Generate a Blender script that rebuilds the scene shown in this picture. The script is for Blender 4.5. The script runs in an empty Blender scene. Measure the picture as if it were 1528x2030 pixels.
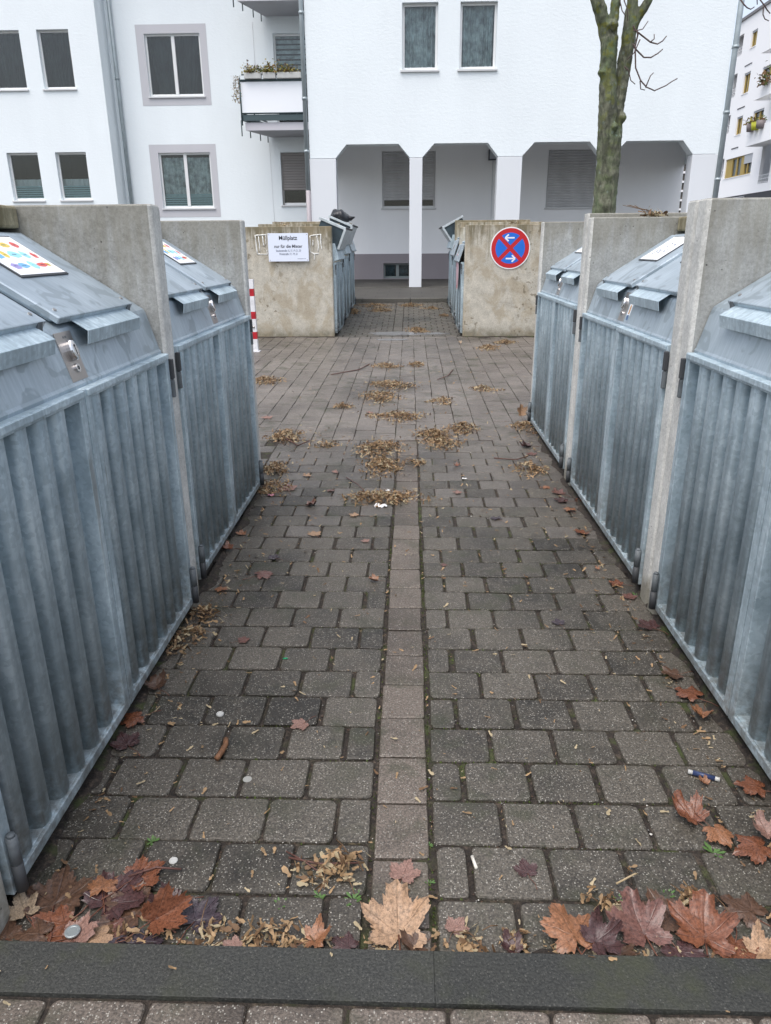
import bpy, bmesh, math, random
from mathutils import Vector, Matrix, noise
from math import sin, cos, pi, radians
random.seed(7)
scene = bpy.context.scene
C = scene.collection

# ---------------------------------------------------------------- camera
cam = bpy.data.cameras.new('camera'); camo = bpy.data.objects.new('camera', cam); C.objects.link(camo)
Rm = Matrix(((0.9994453941922113, -0.004210523833625723, 0.03303294593313681),
             (0.03248740139205391, 0.3411177146165661, -0.9394590323827656),
             (-0.007312508377201626, 0.9400111575209187, 0.341065317728754)))
camo.matrix_world = Matrix.Translation((0, 0, 1.45)) @ Rm.to_4x4()
cam.sensor_fit = 'VERTICAL'; cam.sensor_height = 24; cam.lens = 24*1445.88/2030
cam.clip_start = 0.05; cam.clip_end = 600
scene.camera = camo
# ---------------------------------------------------------------- sky, sun, exposure (overcast)
w = bpy.data.worlds.new('World'); scene.world = w; w.use_nodes = True
nt = w.node_tree; bg = nt.nodes['Background']
sky = nt.nodes.new('ShaderNodeTexSky'); sky.sky_type = 'NISHITA'; sky.sun_disc = False
SUN_EL, SUN_AZ = radians(68), radians(212)      # azimuth measured clockwise from +Y
sky.sun_elevation = SUN_EL; sky.sun_rotation = SUN_AZ
sky.air_density = 1.0; sky.dust_density = 4.0; sky.ozone_density = 1.0
hs = nt.nodes.new('ShaderNodeHueSaturation'); hs.inputs['Saturation'].default_value = 0.55
nt.links.new(sky.outputs[0], hs.inputs['Color']); nt.links.new(hs.outputs[0], bg.inputs[0])
bg.inputs[1].default_value = 0.15
sl = bpy.data.lights.new('sun', 'SUN'); sl.energy = 0.7; sl.angle = radians(60); sl.color = (1.0, .985, .96)
so = bpy.data.objects.new('sun', sl); C.objects.link(so)
sd = Vector((sin(SUN_AZ)*cos(SUN_EL), cos(SUN_AZ)*cos(SUN_EL), sin(SUN_EL)))
so.rotation_euler = sd.to_track_quat('Z', 'Y').to_euler(); so.location = sd*50
scene.view_settings.view_transform = 'Standard'; scene.view_settings.look = 'None'
scene.view_settings.gamma = 1; scene.view_settings.exposure = 0.97
scene.cycles.max_bounces = 8; scene.cycles.diffuse_bounces = 6

# ---------------------------------------------------------------- helpers
def gz(Y):
    if Y < 4: return 0.0
    if Y < 11.5: return .02*(Y-4)
    if Y < 15.6: return .15+.056*(Y-11.5)
    return .38
class NB:
    def __init__(s, m): s.nt = m.node_tree; s.b = s.nt.nodes['Principled BSDF']
    def n(s, t, **k):
        o = s.nt.nodes.new('ShaderNode'+t)
        for a, v in k.items():
            if a in o.inputs: s.set(o.inputs[a], v)
            else: setattr(o, a, v)
        return o
    def set(s, i, v):
        if isinstance(v, bpy.types.NodeSocket): s.nt.links.new(v, i)
        elif isinstance(v, bpy.types.Node): s.nt.links.new(v.outputs[0], i)
        else:
            if isinstance(v, (tuple, list)) and len(v) == 3 and len(i.default_value) == 4: v = (*v, 1)
            i.default_value = v
    def co(s, kind='Object', scale=(1, 1, 1), rnd=False):
        t = s.n('TexCoord'); m = s.n('Mapping'); s.set(m.inputs[0], t.outputs[kind]); m.inputs['Scale'].default_value = scale
        if rnd:
            oi = s.n('ObjectInfo'); mu = s.n('Math', operation='MULTIPLY'); s.set(mu.inputs[0], oi.outputs['Random']); mu.inputs[1].default_value = 37
            s.set(m.inputs['Location'], mu.outputs[0])
        return m.outputs[0]
    def noise(s, v, scale, detail=4, rough=.55, dist=0):
        o = s.n('TexNoise'); s.set(o.inputs['Vector'], v); o.inputs['Scale'].default_value = scale; o.inputs['Detail'].default_value = detail
        o.inputs['Roughness'].default_value = rough; o.inputs['Distortion'].default_value = dist; return o.outputs[0]
    def vor(s, v, scale, out='Distance', rand=1):
        o = s.n('TexVoronoi'); s.set(o.inputs['Vector'], v); o.inputs['Scale'].default_value = scale; o.inputs['Randomness'].default_value = rand; return o.outputs[out]
    def ramp(s, f, stops):
        r = s.n('ValToRGB'); s.set(r.inputs[0], f); e = r.color_ramp.elements
        while len(e) < len(stops): e.new(.5)
        for i, (p, c) in enumerate(stops):
            e[i].position = p; e[i].color = (*c, 1) if isinstance(c, (tuple, list)) else (c, c, c, 1)
        return r.outputs[0]
    def mix(s, f, a, b, mode='MIX'):
        m = s.n('Mix', data_type='RGBA', blend_type=mode); s.set(m.inputs[0], f); s.set(m.inputs[6], a); s.set(m.inputs[7], b); return m.outputs[2]
    def math(s, op, a, b=0, clamp=False):
        m = s.n('Math', operation=op, use_clamp=clamp); s.set(m.inputs[0], a); s.set(m.inputs[1], b); return m.outputs[0]
    def bump(s, h, strength=.3, dist=.01):
        b = s.n('Bump'); s.set(b.inputs['Height'], h); b.inputs['Strength'].default_value = strength; b.inputs['Distance'].default_value = dist
        s.set(s.b.inputs['Normal'], b.outputs[0])
    def sep(s, v):
        x = s.n('SeparateXYZ'); s.set(x.inputs[0], v); return x.outputs
MATS = {}
def mat(name, col=(.5, .5, .5), rough=.6, metal=0, fn=None, spec=.5):
    if name in MATS: return MATS[name]
    m = bpy.data.materials.new(name); m.use_nodes = True; k = NB(m)
    k.b.inputs['Base Color'].default_value = (*col, 1); k.b.inputs['Roughness'].default_value = rough; k.b.inputs['Metallic'].default_value = metal
    k.b.inputs['Specular IOR Level'].default_value = spec
    if fn: fn(k)
    MATS[name] = m; return m
def setc(k, c): k.set(k.b.inputs['Base Color'], c)
def setr(k, c): k.set(k.b.inputs['Roughness'], c)
def varied(c, amt=.25, scale=30, bump=0):
    def f(k):
        v = k.co('Object', rnd=True); n = k.noise(v, scale)
        setc(k, k.ramp(n, [(.3, tuple(x*(1-amt) for x in c)), (.7, tuple(x*(1+amt) for x in c))]))
        if bump: k.bump(n, bump, .003)
    return f
# galvanised steel: spangle cells, streaks, water marks
def f_galv(dark=1.0, streak=True):
    def f(k):
        v = k.co('Object', rnd=True)
        d = k.noise(v, 14, 3); vv = k.n('VectorMath', operation='ADD'); k.set(vv.inputs[0], v)
        sc = k.n('VectorMath', operation='SCALE'); k.set(sc.inputs[0], k.co('Object', (3, 3, 3))); 
        nz = k.n('TexNoise'); k.set(nz.inputs['Vector'], v); nz.inputs['Scale'].default_value = 22
        sc2 = k.n('VectorMath', operation='SCALE'); k.set(sc2.inputs[0], nz.outputs[1]); sc2.inputs['Scale'].default_value = .035
        k.set(vv.inputs[1], sc2.outputs[0])
        cell = k.vor(vv.outputs[0], 85, 'Color'); cs = k.sep(cell)[0]
        big = k.noise(v, 5, 5, .6)
        st = k.noise(k.co('Object', (6, 26, 1.2), rnd=True), 2.2, 4, .6)
        a = k.math('ADD', k.math('MULTIPLY', cs, .12), k.math('MULTIPLY', big, .6))
        a = k.math('ADD', a, k.math('MULTIPLY', st, .42))
        c = k.ramp(a, [(.32, (.25*dark, .32*dark, .36*dark)), (.56, (.43*dark, .53*dark, .585*dark)), (.80, (.70*dark, .81*dark, .86*dark))])
        z = k.sep(k.co('Object'))[2]; sp = k.noise(v, 26, 4, .7); mr = k.n('MapRange'); k.set(mr.inputs[0], k.math('ADD', z, k.math('MULTIPLY', st, -.22))); mr.inputs[1].default_value = .22; mr.inputs[2].default_value = -.04
        c = k.mix(k.math('MULTIPLY', k.math('MULTIPLY', mr.outputs[0], k.ramp(sp, [(.36, .15), (.6, 1)])), .7, True), c, (.13, .115, .09))      # mud splashes near the ground
        rs_ = k.noise(k.co('Object', (9, 9, .5), rnd=True), 2.6, 4, .6); c = k.mix(k.math('MULTIPLY', k.ramp(rs_, [(.66, 0), (.72, 1)]), .45), c, (.17, .14, .105))   # brown runs
        setc(k, c); setr(k, k.ramp(cs, [(0, .40), (1, .52)]))
        k.b.inputs['Metallic'].default_value = .35
        k.bump(big, .10, .004)
    return f
GALV = mat('galvanised_steel', fn=f_galv())
GALVL = mat('galvanised_steel_weathered', fn=f_galv(1.0))
GALVD = mat('dull_grey_hinge', (.13, .14, .15), .6, 0, varied((.12, .135, .145), .3, 20))
def f_lid(k):
    v = k.co('Object', rnd=True)
    st = k.noise(k.co('Object', (7, 55, 7), rnd=True), 1.3, 5, .65, .4)
    big = k.noise(v, 4, 5, .6); patch = k.noise(v, 9, 2, .5, 1.2)
    a = k.math('ADD', k.math('MULTIPLY', st, .5), k.math('MULTIPLY', big, .5))
    c = k.ramp(a, [(.3, (.30, .365, .41)), (.55, (.43, .50, .55)), (.75, (.58, .65, .69))])
    c2 = k.mix(k.ramp(patch, [(.56, 0), (.6, .8)]), c, (.29, .345, .38))
    setc(k, c2); setr(k, k.ramp(big, [(.3, .34), (.7, .55)])); k.b.inputs['Metallic'].default_value = .5; k.bump(big, .08, .004)
LID = mat('galvanised_lid', fn=f_lid)
STEEL = mat('brushed_stainless', (.42, .39, .37), .33, .8, fn=None)
CHROME = mat('lock_chrome', (.68, .68, .69), .16, 1)
BLACKP = mat('black_plastic', (.045, .048, .052), .6)
SLOTSH = mat('painted_slot_shade', (.02, .022, .025), .9)  # near-black that stands for the shade inside the lid slot
DARKBL = mat('lid_cavity_shade', (.03, .05, .062), .5, 0, varied((.03, .05, .062), .4, 8))  # dark blue that stands for shade in the open lid's cavity
# concrete
def f_conc(base=(.34, .33, .30), algae=.6, front=False, wall=0):
    def f(k):
        v = k.co('Object', rnd=True); g = k.n('NewGeometry'); z = k.sep(k.co('Object'))[2]
        fine = k.noise(v, 75, 5, .8); mid = k.noise(v, 9, 5, .6); big = k.noise(v, 2.2, 4, .6)
        a = k.math('ADD', k.math('MULTIPLY', fine, .6), k.math('MULTIPLY', mid, .4))
        c = k.ramp(a, [(.36, tuple(x*.62 for x in base)), (.64, tuple(x*1.22 for x in base))])
        streak = k.noise(k.co('Object', (7, 7, .55), rnd=True), 2.5, 5, .65)
        # algae and damp near the top edge and along the foot, running down in streaks
        top = k.ramp(k.math('ADD', k.math('ADD', z, k.math('MULTIPLY', streak, .55)), k.math('MULTIPLY', big, .35)), [(0, 0), (1, 0)])
        t = k.math('ADD', z, k.math('MULTIPLY', k.math('SUBTRACT', streak, .5), 1.1))
        t = k.math('ADD', t, k.math('MULTIPLY', k.math('SUBTRACT', big, .5), .7))
        mr = k.n('MapRange'); k.set(mr.inputs['Value'], t); mr.inputs['From Min'].default_value = 1.32; mr.inputs['From Max'].default_value = 1.6
        f1 = k.math('MULTIPLY', mr.outputs[0], algae, True)
        c = k.mix(f1, c, (.13, .108, .055))
        t2 = k.math('ADD', z, k.math('MULTIPLY', k.math('SUBTRACT', mid, .5), -.45))
        mr2 = k.n('MapRange'); k.set(mr2.inputs['Value'], t2); mr2.inputs['From Min'].default_value = .17; mr2.inputs['From Max'].default_value = .02
        c = k.mix(k.math('MULTIPLY', mr2.outputs[0], .75, True), c, (.10, .085, .045))
        if wall:
            pt = k.noise(k.co('Object', (1.4, 1.4, 1), rnd=True), 2.6, 5, .62, .5)
            c = k.mix(k.math('MULTIPLY', k.ramp(pt, [(.47, 0), (.60, 1)]), .5), c, (.30, .24, .15))
            sp = k.noise(v, 17, 2, .5); rg = k.noise(v, 1.7, 3)
            c = k.mix(k.math('MULTIPLY', k.math('MULTIPLY', k.ramp(sp, [(.60, 0), (.65, 1)]), k.ramp(rg, [(.48, 0), (.6, 1)])), .65), c, (.12, .095, .055))
        ho = k.vor(v, 34); hn = k.noise(v, 8)
        c = k.mix(k.math('MULTIPLY', k.ramp(ho, [(.07, 1), (.13, 0)]), k.ramp(hn, [(.52, 0), (.58, 1)])), c, (.06, .055, .05))
        setc(k, c); k.b.inputs['Roughness'].default_value = .88
        k.bump(k.math('ADD', fine, k.math('MULTIPLY', k.ramp(ho, [(.05, 0), (.14, 1)]), .6)), .35, .004)
    return f
CONC = mat('precast_concrete', fn=f_conc((.33, .335, .32), .4))
CONCF = mat('precast_concrete_far', fn=f_conc((.50, .47, .40), .85, wall=1))
CONCB = mat('precast_concrete_edge', fn=f_conc((.60, .595, .56), .1))
CONCR = mat('precast_concrete_roof', fn=f_conc((.42, .38, .26), .9))

class MB:
    def __init__(s): s.v = []; s.f = []; s.m = []; s.sm = []
    def add(s, vs, fs, mi=0, sm=False):
        o = len(s.v); s.v += [tuple(p) for p in vs]
        for f in fs: s.f.append(tuple(i+o for i in f)); s.m.append(mi); s.sm.append(sm)
    def box(s, x0, x1, y0, y1, z0, z1, mi=0, T=None):
        P = [(x, y, z) for x in (x0, x1) for y in (y0, y1) for z in (z0, z1)]
        if T: P = [T(*p) for p in P]
        s.add(P, [(0, 1, 3, 2), (4, 6, 7, 5), (0, 4, 5, 1), (2, 3, 7, 6), (0, 2, 6, 4), (1, 5, 7, 3)], mi)
    def prism(s, pts, a, b, T, mi=0):     # pts 2-D polygon, extruded a..b, T(p,q,t)
        n = len(pts); P = [T(p, q, a) for p, q in pts]+[T(p, q, b) for p, q in pts]
        s.add(P, [tuple(range(n))[::-1], tuple(range(n, 2*n))]+[(i, (i+1) % n, n+(i+1) % n, n+i) for i in range(n)], mi)
    def tube(s, pts, rs, seg=8, mi=0, cap=True, jit=0):
        pts = [Vector(p) for p in pts]; n = len(pts)
        if not isinstance(rs, (list, tuple)): rs = [rs]*n
        ref = Vector((0.31, .92, .21)); vs = []
        for i, p in enumerate(pts):
            d = (pts[min(i+1, n-1)]-pts[max(i-1, 0)]).normalized()
            a = d.cross(ref); a = a.normalized() if a.length > 1e-4 else d.cross(Vector((1, 0, 0))).normalized(); b = d.cross(a)
            for k in range(seg):
                t = 2*pi*k/seg; r = rs[i]*(1+jit*(random.random()-.5)); vs.append(p+(a*cos(t)+b*sin(t))*r)
        fs = [(i*seg+k, i*seg+(k+1) % seg, (i+1)*seg+(k+1) % seg, (i+1)*seg+k) for i in range(n-1) for k in range(seg)]
        if cap: fs += [tuple(range(seg))[::-1], tuple((n-1)*seg+k for k in range(seg))]
        s.add(vs, fs, mi, True)
    def build(s, name, mats, parent=None, bevel=0, loc=None, seg=2):
        me = bpy.data.meshes.new(name); me.from_pydata(s.v, [], s.f); me.update()
        if not isinstance(mats, (list, tuple)): mats = [mats]
        for m in mats: me.materials.append(m)
        me.polygons.foreach_set('material_index', s.m); me.polygons.foreach_set('use_smooth', s.sm)
        bm = bmesh.new(); bm.from_mesh(me); bmesh.ops.recalc_face_normals(bm, faces=bm.faces); bm.to_mesh(me); bm.free()
        o = bpy.data.objects.new(name, me); C.objects.link(o)
        if parent: o.parent = parent
        if loc: o.location = loc
        if bevel:
            b = o.modifiers.new('bevel', 'BEVEL'); b.width = bevel; b.segments = seg; b.limit_method = 'ANGLE'; b.angle_limit = radians(35)
        return o
def tag(o, label=None, cat=None, group=None, kind=None):
    for k, v in (('label', label), ('category', cat), ('group', group), ('kind', kind)):
        if v: o[k] = v
    return o
def empty(name, loc, label, cat, group=None):
    o = bpy.data.objects.new(name, None); C.objects.link(o); o.location = loc; o.empty_display_size = .2
    return tag(o, label, cat, group)
def copy_tree(o, parent=None):
    c = o.copy(); C.objects.link(c); c.parent = parent
    for ch in [x for x in bpy.data.objects if x.parent == o]: copy_tree(ch, c)
    return c
def text(s, size, mtl, parent, T, bold=0.0, align='CENTER', name='lettering', extr=.0008, sx=1):
    cu = bpy.data.curves.new('t', 'FONT'); cu.body = s; cu.size = size; cu.align_x = align; cu.offset = bold; cu.extrude = extr
    t = bpy.data.objects.new('t', cu); C.objects.link(t); bpy.context.view_layer.update()
    me = bpy.data.meshes.new_from_object(t.evaluated_get(bpy.context.evaluated_depsgraph_get())); bpy.data.objects.remove(t)
    me.name = name; me.materials.clear(); me.materials.append(mtl)
    for v in me.vertices: v.co = T(v.co.x*sx, v.co.y, v.co.z)
    o = bpy.data.objects.new(name, me); C.objects.link(o); o.parent = parent; return o

# ---------------------------------------------------------------- ground, paving
def f_soil(k):
    v = k.co('Object'); a = k.noise(v, 60, 4, .7); b = k.noise(v, 1.6, 3); m = k.noise(v, 11, 4, .65)
    c = k.ramp(a, [(.3, (.008, .006, .0045)), (.54, (.027, .020, .015)), (.74, (.10, .075, .055))])
    c = k.mix(k.math('MULTIPLY', k.ramp(m, [(.5, 0), (.62, 1)]), k.ramp(b, [(.42, 0), (.58, .8)])), c, (.045, .06, .014))
    setc(k, c); k.b.inputs['Roughness'].default_value = .9; k.bump(a, .8, .01)
SOIL = mat('joint_soil_and_moss', fn=f_soil)
def f_paver(lo, hi, spk=(.30, .285, .26), rough=(.42, .7), rw=.30):
    def f(k):
        v = k.co('Object'); g = k.n('NewGeometry'); rnd = g.outputs['Random Per Island']
        big = k.noise(v, 1.1, 4, .6); mid = k.noise(v, 13, 4, .65); fine = k.noise(v, 170, 2, .6)
        vs = k.n('TexVoronoi'); k.set(vs.inputs['Vector'], v); vs.inputs['Scale'].default_value = 230
        a = k.math('ADD', k.math('MULTIPLY', big, 1.15), k.math('ADD', k.math('MULTIPLY', mid, .4), k.math('MULTIPLY', rnd, rw)))
        c = k.ramp(a, [(.51+rw/2, lo), (.97+rw/2, hi)])
        c = k.mix(k.ramp(fine, [(.42, .55), (.56, 0)]), c, tuple(x*.35 for x in lo))
        pick = k.sep(vs.outputs['Color'])
        sp = k.math('MULTIPLY', k.ramp(pick[0], [(.76, 0), (.84, 1)]), k.ramp(vs.outputs['Distance'], [(.3, .8), (.5, 0)]))
        c = k.mix(sp, c, k.mix(pick[1], tuple(x*.5 for x in spk), spk))
        gr = k.noise(v, 7, 4, .6); g2 = k.noise(v, .9, 2)
        c = k.mix(k.math('MULTIPLY', k.ramp(gr, [(.50, 0), (.66, .65)]), k.ramp(g2, [(.40, 0), (.56, 1)])), c, (.034, .038, .018))
        setc(k, c); setr(k, k.ramp(k.math('ADD', mid, k.math('MULTIPLY', big, .6)), [(.55, rough[0]), (1.0, rough[1])]))
        k.b.inputs['Specular IOR Level'].default_value = .5
        k.bump(k.math('ADD', k.math('MULTIPLY', pick[2], .5), fine), .55, .004)
    return f
PAV = mat('grey_block_paving', fn=f_paver((.028, .0242, .019), (.108, .095, .077), spk=(.42, .40, .35), rough=(.34, .58)))
PAVR = mat('brownish_block_paving', fn=f_paver((.056, .045, .036), (.158, .130, .107), spk=(.42, .40, .35), rough=(.36, .6)))
PAVC = mat('driveway_block_paving', fn=f_paver((.078, .066, .057), (.20, .175, .153), rw=.14, rough=(.26, .48)))
PAVM = mat('worn_block_paving', fn=f_paver((.055, .048, .042), (.155, .138, .12), rough=(.3, .5), rw=.18))
KERB = mat('dark_kerb_concrete', fn=f_paver((.014, .015, .0135), (.036, .037, .033), spk=(.09, .09, .08), rough=(.5, .8)))

gs = MB(); ys = [-30, 0, 4, 11.5, 15.6, 16.6, 24, 60, 300]
zz = [-.03, -.03, -.03, .115, .33, .33, .33, .33, .33]
xs = [-150, -8, 8, 150]
gs.add([(x, y, z) for y, z in zip(ys, zz) for x in xs], [(i*4+j, i*4+j+1, i*4+j+5, i*4+j+4) for i in range(len(ys)-1) for j in range(3)])
tag(gs.build('ground', mat('asphalt_ground', fn=f_paver((.03, .03, .03), (.06, .06, .058)))), kind='structure')
# joint bed (soil/moss) just under the paver tops
jb = MB(); nx, ny = 130, 420; X0, X1, Y0, Y1 = -3.3, 3.3, -.6, 15.6
def jz(x, y): return gz(y)-(.0105-.0045*max(0, min(1, (y-3.4)/2)) if 1.1 < y < 5.5 else .0105 if y > 11.5 else (.006 if y > 5 else -.021))+.004*noise.noise(Vector((x*9, y*9, 0)))+.002*noise.noise(Vector((x*40, y*40, 3)))
jb.add([(X0+(X1-X0)*i/nx, Y0+(Y1-Y0)*j/ny, jz(X0+(X1-X0)*i/nx, Y0+(Y1-Y0)*j/ny)) for j in range(ny+1) for i in range(nx+1)],
       [(j*(nx+1)+i, j*(nx+1)+i+1, (j+1)*(nx+1)+i+1, (j+1)*(nx+1)+i) for j in range(ny) for i in range(nx)], 0, True)
tag(jb.build('joint_soil', SOIL), kind='structure')
def paver(mb, x0, x1, y0, y1, gx=.009, gy=.005, r=.016, mi=0, ch=.0035, zo=0):
    j = lambda a: random.uniform(-a, a)
    x0 += gx+j(.0025); x1 -= gx+j(.0025); y0 += gy+j(.0015); y1 -= gy+j(.0015)
    if x1-x0 < .02 or y1-y0 < .02: return
    cx, cy = (x0+x1)/2, (y0+y1)/2; tx, ty, dz = j(.014), j(.014), j(.0024)+.003*noise.noise(Vector((cx*1.5, cy*1.5, 4)))
    ring = []
    for (qx, qy, a0) in ((x1, y1, 0), (x0, y1, 90), (x0, y0, 180), (x1, y0, 270)):
        rr = max(.003, min(r*(random.uniform(.35, 1.3)), .4*(x1-x0), .4*(y1-y0))); ox, oy = (qx-rr if qx == x1 else qx+rr), (qy-rr if qy == y1 else qy+rr)
        for t in (0, 45, 90): a = radians(a0+t); ring.append((ox+rr*cos(a)+j(.0013), oy+rr*sin(a)+j(.0013)))
    n = len(ring); vs = []
    for ins, dd in ((0, .03), (0, ch+.0015), (.0035, .0008), (.008, 0)):
        for px, py in ring:
            f = 1-ins/max(.03, math.hypot(px-cx, py-cy)); X = cx+(px-cx)*f; Y = cy+(py-cy)*f
            vs.append((X, Y, gz(Y)+zo+dz+tx*(X-cx)+ty*(Y-cy)-dd))
    fs = [(k*n+i, k*n+(i+1) % n, (k+1)*n+(i+1) % n, (k+1)*n+i) for k in range(3) for i in range(n)]+[tuple(3*n+i for i in range(n))]
    mb.add(vs, fs, mi, False)
pv = MB(); L = .192; H = .1632
def rows(y0, y1, xl, xr, yoff, left_edge, right_edge, par=0):
    k = 0; y = yoff
    while y < y1:
        a, b = max(y, y0), min(y+H, y1); gk = 1 if y < 3.4 or y > 8 else max(.35, 1-(y-3.4)*.4); mi_ = lambda: 1 if (y < 8 and random.random() < (y-3.3)/1.6) else 0
        if b-a > .03:
            if right_edge is not None:
                x = right_edge; first = True
                while x < xr:
                    wdt = L*.5 if (first and (k+par) % 2 == 0) else L
                    paver(pv, x, min(x+wdt, xr), a, b, gx=random.uniform(.005, .0105)*gk, gy=.005*gk, r=.016*gk, mi=mi_()); x += wdt; first = False
            if left_edge is not None:
                x = left_edge; first = True
                while x > xl:
                    wdt = L*.5 if (first and (k+par) % 2 == 1) else L
                    paver(pv, max(x-wdt, xl), x, a, b, gx=random.uniform(.002, .009)*gk, gy=.005*gk, r=.016*gk, mi=mi_()); x -= wdt; first = False
        y += H; k += 1
rows(1.155, 5.55, -1.02, 1.12, 1.317-H, -.098, .062, 1)
for k_ in range(6):
    for i in range(8): paver(pv, -1.02-L*(i+1)-(.09 if k_ % 2 else 0), -1.02-L*i-(.09 if k_ % 2 else 0), 4.57+k_*H, 4.57+(k_+1)*H, gx=.003, gy=.002, r=.006, mi=1)
rows(11.52, 15.59, -1.3, .95, 11.52, -.28, -.13)
tag(pv.build('paving', [PAV, PAVM]), kind='structure')
st = MB(); y = 1.431-2*.1955
while y < 5.5: paver(st, -.092, .056, max(y, 1.155), y+.1955, gx=.004, gy=.0035, r=.008, ch=.002); y += .1955
y = 11.52
while y < 15.5: paver(st, -.28, -.13, y, y+.1955, gx=.004, gy=.0035, r=.008, mi=1); y += .1955
tag(st.build('gutter_paving', [PAVR, PAV]), kind='structure')
pv = MB(); i = 0; x = -3.25
while x < 3.25:
    y = 5.56-(.1 if i % 2 else 0)
    while y < 11.5: paver(pv, x, x+.165, max(y, 5.56), min(y+.2, 11.5), gx=.0028, gy=.0018, r=.005, ch=.0015); y += .2
    x += .165; i += 1
tag(pv.build('driveway_paving', PAVC), kind='structure')
pv = MB(); y = 1.031
for r_ in range(9):
    x = -2.1-(.1 if r_ % 2 else 0)-.02
    while x < 2: paver(pv, x, x+.2, y-.165, y, gx=.004, gy=.004, r=.01, zo=.030); x += .2
    y -= .165
tag(pv.build('near_paving', PAVR), kind='structure')
kb = MB()
for i in range(-3, 3): kb.box(i*1.0+.0554, i*1.0+1.0551, 1.034, 1.149, -.1, .035)
tag(kb.build('front_kerb', KERB, bevel=.0012), kind='structure'); 
kb = MB()
for i in range(-12, 12): kb.box(i*1.0+.003, i*1.0+.997, 15.6, 15.74, .25, .462)
tag(kb.build('far_kerb', KERB if 0 else mat('pale_kerb_concrete', fn=f_paver((.05, .048, .042), (.13, .125, .11), rough=(.6, .9))), bevel=.012), kind='structure')
def f_slab(k):
    v = k.co('Object'); b = k.n('TexBrick'); k.set(b.inputs['Vector'], v); b.inputs['Scale'].default_value = 1; b.inputs['Brick Width'].default_value = .5
    b.inputs['Row Height'].default_value = .5; b.inputs['Mortar Size'].default_value = .008
    n = k.noise(v, 1.3, 5, .6)
    b.inputs['Color1'].default_value = (.060, .056, .049, 1); b.inputs['Color2'].default_value = (.07, .066, .058, 1); b.inputs['Mortar'].default_value = (.03, .03, .026, 1)
    setc(k, k.mix(.7, b.outputs[0], k.ramp(n, [(.3, .5), (.7, 1.0)]), 'MULTIPLY')); k.b.inputs['Roughness'].default_value = .7
sw = MB(); sw.add([(-14, 15.74, .455), (12, 15.74, .455), (12, 19.0, .50), (-14, 19.0, .50), (-14, 23, .66), (12, 23, .66)], [(0, 1, 2, 3), (3, 2, 5, 4)])
tag(sw.build('pavement', mat('pavement_slabs', fn=f_slab)), kind='structure')
ed = MB(); ed.box(-8, 8, 18.98, 19.06, .4, .512)
tag(ed.build('edging_strip', mat('pale_kerb_concrete')), kind='structure')
# puddle of light, wet glaze
def f_water(k): k.b.inputs['Roughness'].default_value = .03; k.b.inputs['Base Color'].default_value = (.22, .22, .22, 1); k.b.inputs['Alpha'].default_value = .75
WAT = mat('puddle_water', fn=f_water, spec=.9)
def blob(cx, cy, rx, ry, n, e, seed):
    return [(cx+rx*cos(t)*(1+.35*noise.noise(Vector((cos(t)*2, sin(t)*2, seed)))), cy+ry*sin(t)*(1+.6*noise.noise(Vector((cos(t)*3, sin(t)*3, seed+5))))) for t in [2*pi*i/n for i in range(n)]]
for (cx, cy, rx, ry, s) in ((-.2, 11.8, .42, .16, 1), (.28, 11.78, .3, .09, 2), (-.28, 11.2, .24, .09, 3)):
    p = blob(cx, cy, rx, ry, 40, 0, s); b = MB(); nn = len(p)
    b.add([(x, y, gz(y)+.004) for x, y in p]+[(x, y, gz(y)-.004) for x, y in p], [tuple(range(nn))]+[(i, (i+1) % nn, nn+(i+1) % nn, nn+i) for i in range(nn)])
    tag(b.build('puddle', WAT), kind='structure')

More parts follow.
